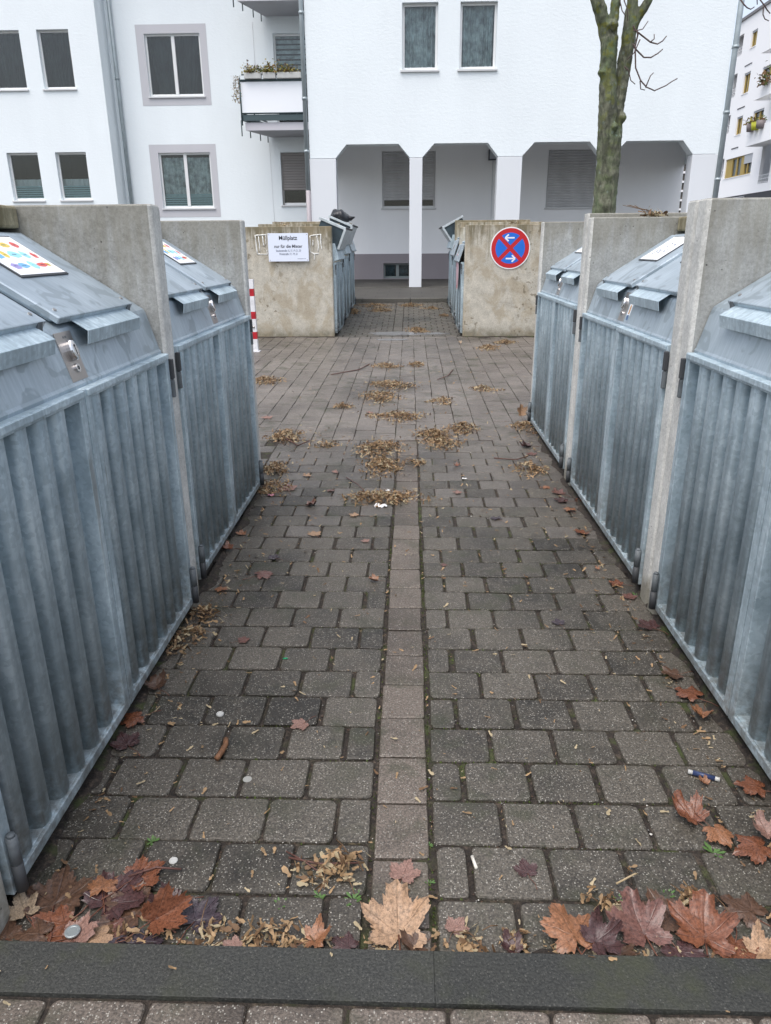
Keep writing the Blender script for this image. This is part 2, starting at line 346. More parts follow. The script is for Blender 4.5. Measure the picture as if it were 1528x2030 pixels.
# ---------------------------------------------------------------- bin shelters
def T_side(s): return lambda u, y, z: (s*u, y, z)
FLD = (.062, 1.242); LIP = (.022, 1.092); REAR = (.475, 1.508)
def frame2(a, b):
    d = Vector((b[0]-a[0], b[1]-a[1])); L_ = d.length; d /= L_; n = Vector((-d.y, d.x)); 
    if n.y < 0 and abs(n.y) > .5: n = -n
    return d, n, L_
art_cols = dict(yellow=(.65, .50, .10), blue=(.18, .42, .68), red=(.62, .12, .10), cyan=(.3, .62, .75), purple=(.32, .28, .55), green=(.25, .5, .2), ink=(.08, .1, .16))
for k_, c_ in art_cols.items(): mat('print_'+k_, c_, .5)
WHITE = mat('white_print', (.82, .84, .86), .35)
def sign_art(mb, S, y0, y1, s0, s1, style, n0, n1, seed):
    rd = random.Random(seed)
    def pt(a, b, n): return S(s0+(s1-s0)*b, y0+(y1-y0)*a, n)
    def poly(pts, mi):
        k = len(pts); mb.add([pt(a, b, n0) for a, b in pts]+[pt(a, b, n1) for a, b in pts], [tuple(range(k, 2*k)), tuple(range(k))]+[(i, (i+1) % k, k+(i+1) % k, k+i) for i in range(k)], mi)
    if style == 'packaging':
        items = [(.16, .80, .07, .10, 2), (.34, .78, .08, .07, 4), (.60, .80, .09, .08, 2), (.84, .80, .06, .09, 4), (.13, .50, .09, .10, 3), (.30, .52, .05, .13, 2), (.50, .52, .10, .10, 5), (.72, .50, .07, .12, 5), (.90, .48, .05, .10, 4),
                 (.15, .20, .08, .10, 6), (.33, .20, .10, .08, 3), (.55, .20, .07, .12, 5), (.76, .20, .10, .07, 4), (.90, .20, .04, .08, 2)]
        for (a, b, ra, rb, mi) in items:
            n = rd.choice((4, 5, 7, 8)); ph = rd.random()*6
            poly([(a+ra*cos(ph+2*pi*i/n)*rd.uniform(1.0, 1.5), b+rb*sin(ph+2*pi*i/n)*rd.uniform(.7, 1.1)) for i in range(n)], mi)
            poly([(a-ra*.5, b-.012), (a+ra*.4, b-.02), (a+ra*.45, b+.004), (a-ra*.4, b+.012)], 8)
        for q in range(6): poly([(.06+q*.04, .93), (.085+q*.04, .93), (.085+q*.04, .965), (.06+q*.04, .965)], 8)
    else:
        for a in (.25, .5, .72):
            for q in range(9):
                aa = a+rd.uniform(-.07, .07); bb = .45+rd.uniform(-.25, .28); l = rd.uniform(.03, .07)
                poly([(aa, bb), (aa+l, bb+.01), (aa+l, bb+.04), (aa, bb+.035)], 7)
def make_shelter(side, W, kind, label, group, near=True, hatch_open=False, name='bin_shelter'):
    """concrete housing: opening W wide between 0.1 walls; local y 0..W+.2, local x = side*u outward"""
    T = T_side(side); root = empty(name, (0, 0, 0), label, 'bin shelter', group)
    cm, ce = (CONC, CONCB) if near else (CONCF, CONCF)
    D = 1.35; Wt = W+.2; sw_ = .0995
    for (a, b) in ((.0005, sw_), (Wt-sw_, Wt-.0005)):
        m = MB(); ch = .013; p = [(-.0+ch, a), (0, a+ch), (0, b-ch), (ch, b), (D, b), (D, a)]
        m.prism([(u, y) for u, y in p], -.12, 1.6, lambda u, y, z: T(u, y, z))
        o = m.build('side_wall', [cm, ce], root, bevel=.006)
        for f in o.data.polygons:
            if abs(f.normal.x) > .5 and f.center.x*side < .05: f.material_index = 1
    m = MB(); m.box(.478, D, sw_+.001, Wt-sw_-.001, 1.522, 1.597, T=T); m.box(.478, .53, sw_+.001, Wt-sw_-.001, 1.6, 1.6005, T=T) if 0 else None
    m.build('roof_slab', CONCR, root, bevel=.01)
    m = MB(); m.box(D-.08, D-.001, sw_+.001, Wt-sw_-.001, -.1, 1.52, T=T); m.build('back_wall', cm, root)
    m = MB(); m.box(.1, D-.09, sw_+.002, Wt-sw_-.002, -.03, .01, T=T); m.build('floor_slab', CONCB, root)
    y0, y1 = .104, Wt-.104; ymid = Wt/2
    off = 0 if near else -.03
    # doors
    for (a, b, hy) in ((y0, ymid-.003, .0), (ymid+.003, y1, 1)):
        m = MB(); fw = .036; z0, z1 = .048, 1.083; uo = off-.006
        m.box(uo, uo+.085, a, a+fw, z0, z1, T=T); m.box(uo, uo+.085, b-fw, b, z0, z1, T=T)
        m.box(uo, uo+.032, a+fw, b-fw, z0, z0+.03, T=T); m.box(uo+.008, uo+.085, a+fw, b-fw, z0+.03, z0+.034, T=T)
        m.box(uo, uo+.032, a+fw, b-fw, z1-.028, z1, T=T); m.box(uo-.006, uo+.001, a+.01, b-.01, z1-.02, z1-.001, T=T)
        d = m.build('door', GALV, root, bevel=.003)
        m = MB(); ya, yb = a+fw, b-fw; yf = yb-.055; nr = 6 if W > 1.3 else 4; p = (yf-ya)/nr
        prof = [(ya, .068)]
        for i in range(nr):
            q = ya+p*i
            for t, uu in ((.0, .068), (.19, .068), (.235, .063), (.265, .050), (.29, .025), (.315, .015), (.35, .010), (.42, .0075), (.60, .0065), (.74, .0075), (.80, .010), (.84, .015), (.865, .025), (.89, .050), (.92, .063), (.96, .068)): prof.append((q+p*t, uu))
        prof += [(yf, .07), (yb, .07)]
        vs = [T(uo+u, y, z) for z in (z0+.034, z1-.028) for y, u in prof]+[T(uo+u+.003, y, z) for z in (z0+.034, z1-.028) for y, u in prof]; n = len(prof)
        m.add(vs, [(i, i+1, n+i+1, n+i) for i in range(n-1)]+[(2*n+i, 2*n+i+1, 3*n+i+1, 3*n+i) for i in range(n-1)]+[(i, i+1, 2*n+i+1, 2*n+i) for i in range(n-1)], 0, True)
        m.build('corrugated_panel', GALVL, d)
        hyc = y0-.014 if not hy else y1+.014
        m = MB()
        for za, zb, rr, mi in ((.052, .128, .0135, 1), (.13, .205, .0125, 0), (.205, .212, .009, 0)): m.tube([T(off-.018, hyc+(.03 if not hy else -.03), za), T(off-.018, hyc+(.03 if not hy else -.03), zb)], rr, 12, mi)
        m.build('hinge', [GALVD, BLACKP], d)
        m = MB()
        ha, hb = (hyc-.008, hyc+.012) if not hy else (hyc-.012, hyc+.008)
        m.box(off-.018, off-.001, ha, hb, .985, 1.06, 1, T=T); m.box(off-.016, off-.001, ha+.002, hb-.002, .915, .983, 0, T=T)
        m.build('hinge', [GALVD, BLACKP], d, bevel=.003)
    # lid
    if near: F, Lp, Re = FLD, LIP, REAR
    else: F, Lp, Re = (-.01, 1.33), (-.085, 1.10), (.475, 1.508)
    ds, ns, Ls = frame2(F, Re); 
    if ns.y < 0: ns = -ns
    df, nf, Lf = frame2(F, Lp)
    if nf.x > 0: nf = -nf
    S = lambda s, y, n: T(F[0]+ds.x*s+ns.x*n, y, F[1]+ds.y*s+ns.y*n)
    Ft = lambda s, y, n: T(F[0]+df.x*s+nf.x*n, y, F[1]+df.y*s+nf.y*n)
    la, lb = .106, Wt-.106
    def lidprof():
        o = [(Lp[0]-.004, Lp[1]-.012), (Lp[0]-.006, Lp[1]), (Lp[0], Lp[1]+.008)]
        for t in (-.024, -.012): o.append((F[0]-df.x*t+0, F[1]-df.y*t))
        o += [(F[0]+.003, F[1]+.001)]
        for t in (.012, .024): o.append((F[0]+ds.x*t, F[1]+ds.y*t))
        o += [(Re[0], Re[1]), (Re[0]+.25, Re[1]+.004)]
        return o
    outer = lidprof()
    # make sure the first fold points lie on the front face
    outer[3] = (F[0]+df.x*.024, F[1]+df.y*.024); outer[4] = (F[0]+df.x*.010, F[1]+df.y*.010)
    inner = [(u+.014, z-.012) for u, z in outer][::-1]
    if not hatch_open:
        m = MB(); m.prism(outer+inner, la, lb, lambda u, z, y: T(u, y, z)); lid = m.build('lid', LID, root, bevel=.002)
    else:
        # lid thrown open: angled hood standing above the opening, a dark sheet paints the shade at its open end
        A, B, Cc = hatch_open
        lid = MB(); th = .035
        for (p, q) in ((A, B), (B, Cc)):
            d_ = Vector((q[0]-p[0], q[1]-p[1])).normalized(); n_ = Vector((-d_.y, d_.x)); 
            ctr = Vector(((A[0]+Cc[0])/2, (A[1]+Cc[1])/2)); 
            if (ctr-Vector(p)).dot(n_) < 0: n_ = -n_
            quad = [p, q, (q[0]+n_.x*th-(d_.x*th if q == B else 0), q[1]+n_.y*th-(d_.y*th if q == B else 0)), (p[0]+n_.x*th+(d_.x*th if p == B else 0), p[1]+n_.y*th+(d_.y*th if p == B else 0))]
            lid.prism(quad, .16, Wt-.16, lambda u, z, y: T(u, y, z))
        lido = lid.build('open_lid', mat('pale_galvanised_edge', (.55, .6, .62), .4, .3, varied((.5, .55, .57), .2, 12)), root, bevel=.003)
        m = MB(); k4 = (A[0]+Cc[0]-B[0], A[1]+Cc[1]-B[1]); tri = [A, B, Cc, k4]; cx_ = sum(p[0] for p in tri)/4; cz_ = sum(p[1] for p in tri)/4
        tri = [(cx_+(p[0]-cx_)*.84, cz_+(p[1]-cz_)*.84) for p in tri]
        m.prism(tri, .18, .2, lambda u, z, y: T(u, y, z)); m.build('cavity_shade_sheet', DARKBL, lido)  # sheet across the open end, coloured as the shaded hollow behind
        m = MB(); m.tube([T(B[0], .15, B[1]), T(B[0], Wt-.15, B[1])], .014, 8); m.build('edge_bar', BLACKP, lido)
        m = MB(); a_ = [(-.0, 1.1), (-.09, 1.13), (-.03, 1.36), (.02, 1.36)]
        m.prism(a_, .12, Wt-.12, lambda u, z, y: T(u, y, z)); m.build('front_flange', GALVL, root, bevel=.004)
        return root
    if near:
        # slot beside the far flap, its shade laid on as dark strips, with pivot stub
        m = MB(); m.box(.128, .325, 1.466, 1.474, .0, .0015, T=lambda s, y, n: S(s, y, n)); m.box(.300, .325, 1.455, 1.466, .0, .0015, T=lambda s, y, n: S(s, y, n)); m.box(.098, .106, 1.465, 1.472, 0, .0015, T=lambda s, y, n: S(s, y, n))
        m.build('slot_shade_strip', SLOTSH, lid)
        for fi, (a, b) in enumerate(((.25, .812), (.892, 1.448))):
            m = MB(); m.box(.006, .43, a, b, .012, .034, T=lambda s, y, n: S(s, y, n))
            m.box(.03, .43, a+.012, b-.012, .002, .0125, T=lambda s, y, n: S(s, y, n))
            fl = m.build('flap', LID, root, bevel=.0045)
            m = MB(); ha, hb = a+.085, b-.045
            # folded grab handle: sloping tongue then a down-turned lip
            pr = [(.03, .006), (-.048, .006), (-.064, -.030), (-.061, -.0315), (-.0455, .0025), (.03, .0025)]
            m.prism(pr, ha, hb, lambda s, n, y: S(s, y, n+.012)); m.build('grab_handle', GALVL, fl, bevel=.0012)
            m = MB(); m.prism([(.006, .033), (-.004, .010), (.006, .008)], hb-.004, hb+.022, lambda s, n, y: S(s, y, n)); m.build('end_gusset', GALVD, fl)
            for yy in (a+.03, b-.03):
                m = MB(); m.prism([(.04+.006*cos(t*pi/4), yy+.006*sin(t*pi/4)) for t in range(8)], .034, .0375, lambda s, y, n: S(s, y, n)); m.build('screw', STEEL, fl)
            m = MB(); mc = (a+b)/2-.0; sa, sb = mc-.148, mc+.148; s0, s1 = .195, .40
            if kind == 'right' and fi == 1: style = 'paper'
            else: style = 'packaging'
            m.box(s0-.004, s1+.004, sa-.004, sb+.004, .0335, .0385, 0, T=lambda s, y, n: S(s, y, n)); m.box(s0+.004, s1-.003, sa+.004, sb-.003, .0385, .0395, 1, T=lambda s, y, n: S(s, y, n))
            S2 = S if side < 0 else S
            sign_art(m, S2, sa+.012, sb-.012, s0+.012, s1-.012, style, .0395, .0400, fi+(5 if side > 0 else 0))
            m.build('info_panel', [BLACKP, WHITE]+[MATS['print_'+c] for c in ('yellow', 'blue', 'red', 'cyan', 'purple', 'ink', 'ink')], fl)
        # lock plate
        m = MB(); m.box(.008, .146, .852, .952, .0, .0035, T=lambda s, y, n: Ft(s, y, n)); pl = m.build('lock_plate', STEEL, root, bevel=.0008)
        m = MB(); N = 20; pr = []
        for (rr, nn) in ((.0, 0), (.0195, 0), (.0195, .012), (.0175, .017), (.012, .018)): pr.append((rr, nn))
        rings = [[Ft(.062+cos(2*pi*i/N)*r_*1.5, .905+sin(2*pi*i/N)*r_, .0035+h_) for i in range(N)] for r_, h_ in pr[1:]]
        vs = sum(rings, []); fs = [(k*N+i, k*N+(i+1) % N, (k+1)*N+(i+1) % N, (k+1)*N+i) for k in range(len(rings)-1) for i in range(N)]+[tuple((len(rings)-1)*N+i for i in range(N))]
        m.add(vs, fs, 0, False); m.prism([(.052+.0045*cos(t*pi/4), .905+.0045*sin(t*pi/4)) for t in range(8)], .0215, .0222, lambda s, y, n: Ft(s, y, n), 1); m.box(.054, .078, .9035, .9065, .0215, .0222, 1, T=lambda s, y, n: Ft(s, y, n))
        m.build('lock_cylinder', [CHROME, BLACKP], pl, bevel=.001)
        m = MB(); m.prism([(.112+.0125*cos(t*pi/8), .905+.0125*sin(t*pi/8)) for t in range(16)], .0035, .009, lambda s, y, n: Ft(s, y, n)); m.prism([(.112+.006*cos(t*pi/6), .905+.006*sin(t*pi/6)) for t in range(12)], .009, .0096, lambda s, y, n: Ft(s, y, n), 1)
        m.build('key_switch', [CHROME, BLACKP], pl, bevel=.0008)
        m = MB()
        for q, ww in enumerate((.004, .003, .004, .003)): m.box(.020, .026, .893+q*.0062, .893+q*.0062+ww, .0035, .0038, T=lambda s, y, n: Ft(s, y, n))
        m.build('engraving', GALVD, pl)
    else:
        m = MB(); m.box(.05, .40, .2, Wt-.2, .006, .03, T=lambda s, y, n: S(s, y, n)); fl = m.build('flap', GALVL, root, bevel=.004)
        m = MB(); m.box(.08, .14, Wt/2-.03, Wt/2+.03, 0, .01, T=lambda s, y, n: Ft(s, y, n)); m.build('lock_plate', STEEL, root)
    return root
XL, XR = -.915, 1.012
def place(o, x, y, z=None): o.location = (x, y, gz(y) if z is None else z)
a = make_shelter(-1, 1.5, 'left', 'near left concrete bin shelter with corrugated galvanised doors, closest to the kerb', 'bin shelters lining the path'); place(a, XL, 1.15)
b = copy_tree(a); place(b, XL-.03, 2.858, 0); b.scale.y = .94; b['label'] = 'second concrete bin shelter on the left, in front of the red and white post'
r0 = make_shelter(1, 1.5, 'right', 'near right concrete bin shelter cut off by the right edge of the photo', 'bin shelters lining the path'); place(r0, XR, 1.13)
r1 = copy_tree(r0); place(r1, XR, 2.836, 0); r1['label'] = 'middle right concrete bin shelter with a bottle sticker beside its lock'
r2 = copy_tree(r0); place(r2, XR, 4.542, .025); r2['label'] = 'far right concrete bin shelter of the front row, just before the driveway'; r2.scale.y = .94
# small sticker on the middle right lid
ds, ns, _ = frame2(FLD, LIP); nf_ = ns if ns.x < 0 else -ns
Ft = lambda s, y, n: (FLD[0]+ds.x*s+nf_.x*n, y, FLD[1]+ds.y*s+nf_.y*n)
m = MB(); m.box(.035, .143, .79, .835, .0005, .0015, 0, T=Ft)
m.prism([(.06, .812), (.07, .803), (.105, .803), (.105, .822), (.07, .822)], .0015, .002, Ft, 1); m.prism([(.108, .80), (.135, .797), (.133, .826), (.112, .829)], .0015, .002, Ft, 2); m.prism([(.04, .797), (.05, .797), (.05, .827), (.04, .827)], .0015, .002, Ft, 3)
stk = m.build('sticker', [WHITE, mat('sticker_amber', (.5, .24, .06), .4), mat('sticker_navy', (.05, .12, .25), .4), mat('print_red')], r1)
# far rows beyond the driveway
FW = 1.15; P = FW+.2
fl_lab = ['far left bin shelter carrying the Müllplatz sign, its lid thrown open', 'second far left bin shelter, its open lid draped with a black bag', 'last far left bin shelter next to the building pavement']
AL, BL, CL_ = (.19, 1.735), (-.212, 1.57), (-.09, 1.27)
f0 = make_shelter(-1, FW, 'far', fl_lab[0], 'bin shelters beyond the driveway', False, (AL, BL, CL_)); place(f0, -1.17, 11.5)
f1 = copy_tree(f0); place(f1, -1.17, 11.5+P); f1['label'] = fl_lab[1]
f2 = make_shelter(-1, FW, 'far', fl_lab[2], 'bin shelters beyond the driveway', False); place(f2, -1.17, 11.5+2*P)
g0 = make_shelter(1, FW, 'far', 'far right bin shelter carrying the round no stopping sign', 'bin shelters beyond the driveway', False); place(g0, .80, 11.47)
g1 = copy_tree(g0); place(g1, .80, 11.47+P); g1['label'] = 'middle far right bin shelter with closed lid, behind the no stopping sign'
g2 = make_shelter(1, FW, 'far', 'last far right bin shelter, its lid standing open before the arcade', 'bin shelters beyond the driveway', False, ((.14, 1.69), (-.24, 1.49), (-.07, 1.25))); place(g2, .80, 11.47+2*P)

# ---------------------------------------------------------------- signs, post
zs = 11.46
ps = MB(); px0, px1, pz0, pz1 = -2.115, -1.515, 1.265, 1.66
root = empty('notice_board', (-1.815, zs, 1.46), 'white Müllplatz tenants only notice screwed to the stained concrete wall', 'sign')
ps.box(-.3, .3, -.006, 0, -.197, .197); ps.build('sign_plate', mat('white_sign_enamel', (.72, .77, .88), .35), root, bevel=.0015)
TI = lambda ox, oz: (lambda x, y, z: (x+ox, -.0068-z, y+oz))
INK = mat('sign_ink', (.015, .017, .03), .5); INK2 = mat('sign_ink_grey', (.13, .15, .22), .5)
text('Müllplatz', .082, INK, root, TI(.0, .105), .0012, sx=.92)
text('nur für die Mieter', .062, INK, root, TI(.0, -.005), .0008, sx=.93)
text('Steubenstraße 15, 17, 19, 21, 23', .040, INK2, root, TI(.0, -.058), .0004, sx=.72)
text('Wallstraße 17, 19, 21', .040, INK2, root, TI(.0, -.105), .0004, sx=.8)
m = MB(); m.box(.13, .225, -.0075, -.0061, -.162, -.157); m.box(.235, .25, -.0075, -.0061, -.163, -.155); m.build('imprint_line', INK2, root)
for sx_ in (-.28, .28):
    for sz_ in (-.178, .178): m = MB(); m.prism([(sx_+.006*cos(t*pi/4), sz_+.006*sin(t*pi/4)) for t in range(8)], -.0085, -.006, lambda x, z, y: (x, y, z)); m.build('screw', STEEL, root)
# glue / caulk outlines of lost signs
CAULK = mat('white_caulk', (.75, .75, .72), .5)
def ribbon(pts, wdt, seed):
    rd = random.Random(seed); m = MB(); P2 = []
    for i in range(len(pts)-1):
        for k in range(6): t = k/6; P2.append((pts[i][0]*(1-t)+pts[i+1][0]*t+rd.uniform(-.003, .003), 0, pts[i][1]*(1-t)+pts[i+1][1]*t))
    P2.append((pts[-1][0], 0, pts[-1][1])); m.tube(P2, [wdt*rd.uniform(.5, 1.2) for _ in P2], 6); return m
def caulk(x, lines, label, seed):
    m = MB()
    for l in lines:
        r_ = ribbon(l, .009, seed); m.add([(p[0], p[1]*.5, p[2]) for p in r_.v], r_.f, 0, True); seed += 1
    tag(m.build('caulk_residue', CAULK, loc=(x, 11.5-.003, 1.4)), label, 'glue residue', 'caulk outlines beside the notice')
caulk(-2.22, [[(-.09, .23), (.08, .24)], [(-.085, .23), (-.07, -.03), (-.06, -.02)], [(-.04, .22), (-.03, .0)], [(.02, .22), (.035, .08)], [(.075, .24), (.065, .1)], [(-.07, -.03), (.08, -.035), (.075, .03)]], 'white caulk outline left on the wall to the left of the notice', 3)
caulk(-1.42, [[(-.07, .22), (.09, .24)], [(-.07, .22), (-.08, .0), (-.03, -.03), (.05, -.03)], [(.03, .22), (.05, .1), (.04, .0)], [(.09, .24), (.085, .12), (.1, .02)], [(-.03, .16), (-.035, .08)], [(-.01, -.03), (-.02, -.12)]], 'white caulk outline left on the wall to the right of the notice', 13)
# no stopping sign
def disc_sign(loc, rot, R_, label, cat, full=True):
    root = empty('no_stopping_sign' if full else 'round_warning_sign', loc, label, cat); root.rotation_euler = rot
    TT = lambda x, z, y: (x, y, z)
    circ = lambda r, n=72: [(r*cos(2*pi*i/n), r*sin(2*pi*i/n)) for i in range(n)]
    wm, rm, bl = mat('sign_white', (.82, .82, .84), .4), mat('sign_red', (.50, .012, .018), .4), mat('sign_blue', (.01, .14, .62), .4)
    m = MB(); m.prism(circ(R_), -.004, 0, TT); m.build('sign_disc', wm, root, bevel=.001)
    m = MB(); m.prism(circ(R_*.945), -.0052, -.0041, TT); m.build('red_face', rm if full else mat('sign_faded_red', (.55, .14, .17), .5), root)
    if full:
        m = MB(); r = R_*.735; hb = R_*.095
        for q in range(4):   # four blue fields between the cross arms
            base = q*pi/2; c0 = hb*math.sqrt(2); pts = [(c0*cos(base), c0*sin(base))]
            a0 = pi/4-math.asin(hb/r)
            for i in range(15): t = base-a0+2*a0*i/14; pts.append((r*cos(t), r*sin(t)))
            m.prism(pts, -.0064, -.0053, TT)
        m.build('blue_field', bl, root)
        for sgn, zc in ((-1, .49), (1, -.49)):
            m = MB(); zc *= R_; a_ = R_*.27; t_ = R_*.035
            m.prism([(-a_*.75*1, zc-t_), (a_*.72, zc-t_), (a_*.72, zc+t_), (-a_*.75, zc+t_)] if 1 else [], -.0072, -.0065, TT)
            for s2 in (1, -1):
                tip = (sgn*a_, zc); bk = (sgn*(a_-R_*.17), zc+s2*R_*.155); d_ = Vector((bk[0]-tip[0], bk[1]-tip[1])).normalized(); n_ = Vector((-d_.y, d_.x))*t_
                m.prism([(tip[0]+n_.x, tip[1]+n_.y), (bk[0]+n_.x, bk[1]+n_.y), (bk[0]-n_.x, bk[1]-n_.y), (tip[0]-n_.x, tip[1]-n_.y)], -.0079-s2*.0003, -.0073, TT)
            m.build('arrow', wm, root)
    else:
        m = MB(); m.prism(circ(R_*.74), -.0064, -.0053, TT); m.build('white_face', mat('sign_faded_pink', (.62, .45, .5), .5), root)
    return root
disc_sign((1.462, 11.462, 1.425), (0, 0, 0), .293, 'round blue no stopping sign with red cross and two white arrows on the concrete wall', 'road sign')
disc_sign((.742, 12.2, 1.08), (0, 0, -pi/2), .28, 'faded pink round sign seen edge on, on the galvanised door of the far right aisle', 'road sign', False)
# red/white post
root = empty('barrier_post', (-2.115, 10.1, .12), 'slim square red and white banded post beside the second left bin shelter', 'post')
pw = .034; zt = .945; bands = [(0, .17, 0), (.17, .265, 1), (.265, .435, 0), (.435, .53, 1), (.53, .73, 0), (.73, .825, 1), (.825, zt, 0)]
PW, PR = mat('post_white', (.72, .72, .74), .45, fn=varied((.7, .7, .72), .12, 14)), mat('post_red', (.42, .008, .02), .4, fn=varied((.42, .01, .02), .2, 14))
m = MB()
for a_, b_, r_ in bands: m.box(-pw, pw, -pw, pw, a_, b_, r_)
m.build('post', [PW, PR], root)
m = MB(); m.box(-.06, .06, -.06, .06, -.02, .012); m.build('base_plate', PW, root, bevel=.003)
m = MB(); m.tube([(0, -pw-.012, .33), (0, -pw+.002, .33)], .014, 12); m.build('lock_bolt', STEEL, root)
root.rotation_euler = (0, radians(-.6), 0)

# ---------------------------------------------------------------- building
def f_plaster(base, amp=.35):
    def f(k):
        v = k.co('Object'); a = k.noise(k.co('Object', (1, 1, 1.9)), 10, 6, .72, .3); b = k.noise(v, .5, 4, .6); c_ = k.noise(k.co('Object', (1, 1, .15)), 1.4, 4)
        t = k.math('ADD', k.math('MULTIPLY', b, .5), k.math('MULTIPLY', c_, .5))
        c = k.ramp(t, [(.28, tuple(x*.93 for x in base)), (.62, base)])
        setc(k, c); k.b.inputs['Roughness'].default_value = .9; k.bump(a, amp, .03)
    return f
PLAST = mat('white_roughcast', fn=f_plaster((.80, .855, .88), .26))
PLASTL = mat('grey_surround_render', fn=f_plaster((.53, .53, .56), .06))
PLASTP = mat('pale_column_paint', fn=f_plaster((.70, .725, .755), .05))
PLINTH = mat('mauve_plinth_render', fn=f_plaster((.29, .265, .28), .08))
FRAME = mat('white_window_frame', (.72, .73, .73), .35)
def f_glass(k):
    n = k.nt.nodes; out = n['Material Output']; tr = k.n('BsdfTransparent'); tr.inputs[0].default_value = (.80, .85, .86, 1); gl = k.n('BsdfGlossy'); gl.inputs['Roughness'].default_value = .02
    mx = k.n('MixShader'); lw = k.n('Fresnel', IOR=1.6); f = k.math('MULTIPLY', lw, .8, True)
    k.set(mx.inputs[0], f); k.set(mx.inputs[1], tr.outputs[0]); k.set(mx.inputs[2], gl.outputs[0]); k.set(out.inputs['Surface'], mx.outputs[0])
GLASS = mat('window_glass', fn=f_glass)
ROOM = mat('dim_room', (.02, .023, .024), .9)
CURT = mat('grey_net_curtain', (.1, .115, .12), .9, fn=varied((.55, .6, .6), .5, 6))
CURTD = mat('dark_net_curtain', (.12, .14, .135), .9, fn=varied((.022, .028, .028), .7, 2.5))
CURTG = mat('greenish_frosted_film', (.42, .58, .60), .6)
SHUT = mat('grey_roller_shutter', (.25, .25, .26), .5, fn=varied((.50, .505, .515), .1, 3))
SHUTB = mat('warm_grey_roller_shutter', (.24, .225, .215), .5)
def wall_holes(m, x0, x1, z0, z1, holes, Y, depth, mi=0):
    X = sorted({x0, x1, *[h[0] for h in holes], *[h[1] for h in holes]}); Z = sorted({z0, z1, *[h[2] for h in holes], *[h[3] for h in holes]})
    for i in range(len(X)-1):
        for j in range(len(Z)-1):
            cx, cz = (X[i]+X[i+1])/2, (Z[j]+Z[j+1])/2
            if any(h[0] < cx < h[1] and h[2] < cz < h[3] for h in holes): continue
            m.add([(X[i], Y, Z[j]), (X[i+1], Y, Z[j]), (X[i+1], Y, Z[j+1]), (X[i], Y, Z[j+1])], [(0, 1, 2, 3)], mi)
    for a, b, c, d in holes:
        for (p, q) in (((a, c), (b, c)), ((b, c), (b, d)), ((b, d), (a, d)), ((a, d), (a, c))):
            m.add([(p[0], Y, p[1]), (q[0], Y, q[1]), (q[0], Y+depth, q[1]), (p[0], Y+depth, p[1])], [(0, 1, 2, 3)], mi)
def window(par, x0, x1, z0, z1, Y, dep, mull=False, inside='curtain', sill=True, gl=True, label=None):
    f = MB(); e = .055; Yf_ = Y+dep-.06
    f.box(x0, x0+e, Yf_, Yf_+.06, z0, z1); f.box(x1-e, x1, Yf_, Yf_+.06, z0, z1); f.box(x0+e, x1-e, Yf_, Yf_+.06, z0, z0+e*1.2); f.box(x0+e, x1-e, Yf_, Yf_+.06, z1-e, z1)
    if mull: c = (x0+x1)/2; f.box(c-e*.9, c+e*.9, Yf_-.01, Yf_+.05, z0+e, z1-e)
    w_ = f.build('window', FRAME, par, bevel=.006)
    if label: w_['label'] = label
    g = MB(); g.box(x0+e, x1-e, Yf_+.025, Yf_+.03, z0+e, z1-e); g.build('pane', GLASS, w_)
    r = MB(); Yr = Yf_+.9
    r.add([(x0, Yr, z0), (x1, Yr, z0), (x1, Yr, z1), (x0, Yr, z1), (x0, Yf_+.06, z0), (x1, Yf_+.06, z0), (x1, Yf_+.06, z1), (x0, Yf_+.06, z1)], [(0, 1, 2, 3), (4, 5, 1, 0), (7, 6, 2, 3), (4, 0, 3, 7), (5, 1, 2, 6)])
    r.build('room_behind', ROOM, w_)
    def curtain(za, zb, mt, amp=.03, n=60, name='curtain', fr=22, lean=0):
        c = MB(); pts = [(x0+.02+(x1-x0-.04)*i/n) for i in range(n+1)]
        vs = []
        for z, k in ((za, 1), ((za+zb)/2, 1.1), (zb, .8)):
            for i, x in enumerate(pts): vs.append((x+lean*(z-zb)*((i/n)-.5), Yf_+.13+k*amp*sin(fr*x+1.5*sin(3.1*x))*sin(7*x+2), z))
        c.add(vs, [(r_*(n+1)+i, r_*(n+1)+i+1, (r_+1)*(n+1)+i+1, (r_+1)*(n+1)+i) for r_ in range(2) for i in range(n)], 0, True); c.build(name, mt, w_)
    if inside == 'curtain': curtain(z0+.02, z1-.03, CURT, .05, fr=55)
    if inside == 'dark': curtain(z0+.02, z1-.03, CURTD, .05, fr=30, lean=.35)
    if inside in ('half', 'halfc'):
        if inside == 'halfc': curtain(z0+.35, z1-.12, CURT, .05, fr=50)
        else: curtain(z0+.38, z0+.6, mat('lace_curtain', (.7, .74, .74), .9), .03, name='lace_curtain', fr=40)
        h = MB(); k = 6
        for i in range(k): h.box(x0+e, x1-e, Yf_+.034, Yf_+.037, z0+e+.005+i*.06, z0+e+.052+i*.06)
        h.build('privacy_film', CURTG, w_)
    if inside == 'blind':
        h = MB()
        for i in range(8): h.box(x0+e, x1-e, Yf_+.08, Yf_+.083, z1-.1-i*.13, z1-i*.13-.012)
        h.build('blind', CURT, w_)
    if sill:
        s = MB(); s.box(x0-.04, x1+.04, Y-.045, Y+dep-.061, z0-.045, z0-.004); s.build('sill', mat('pale_metal_sill', (.6, .61, .62), .4), w_, bevel=.004)
    return w_
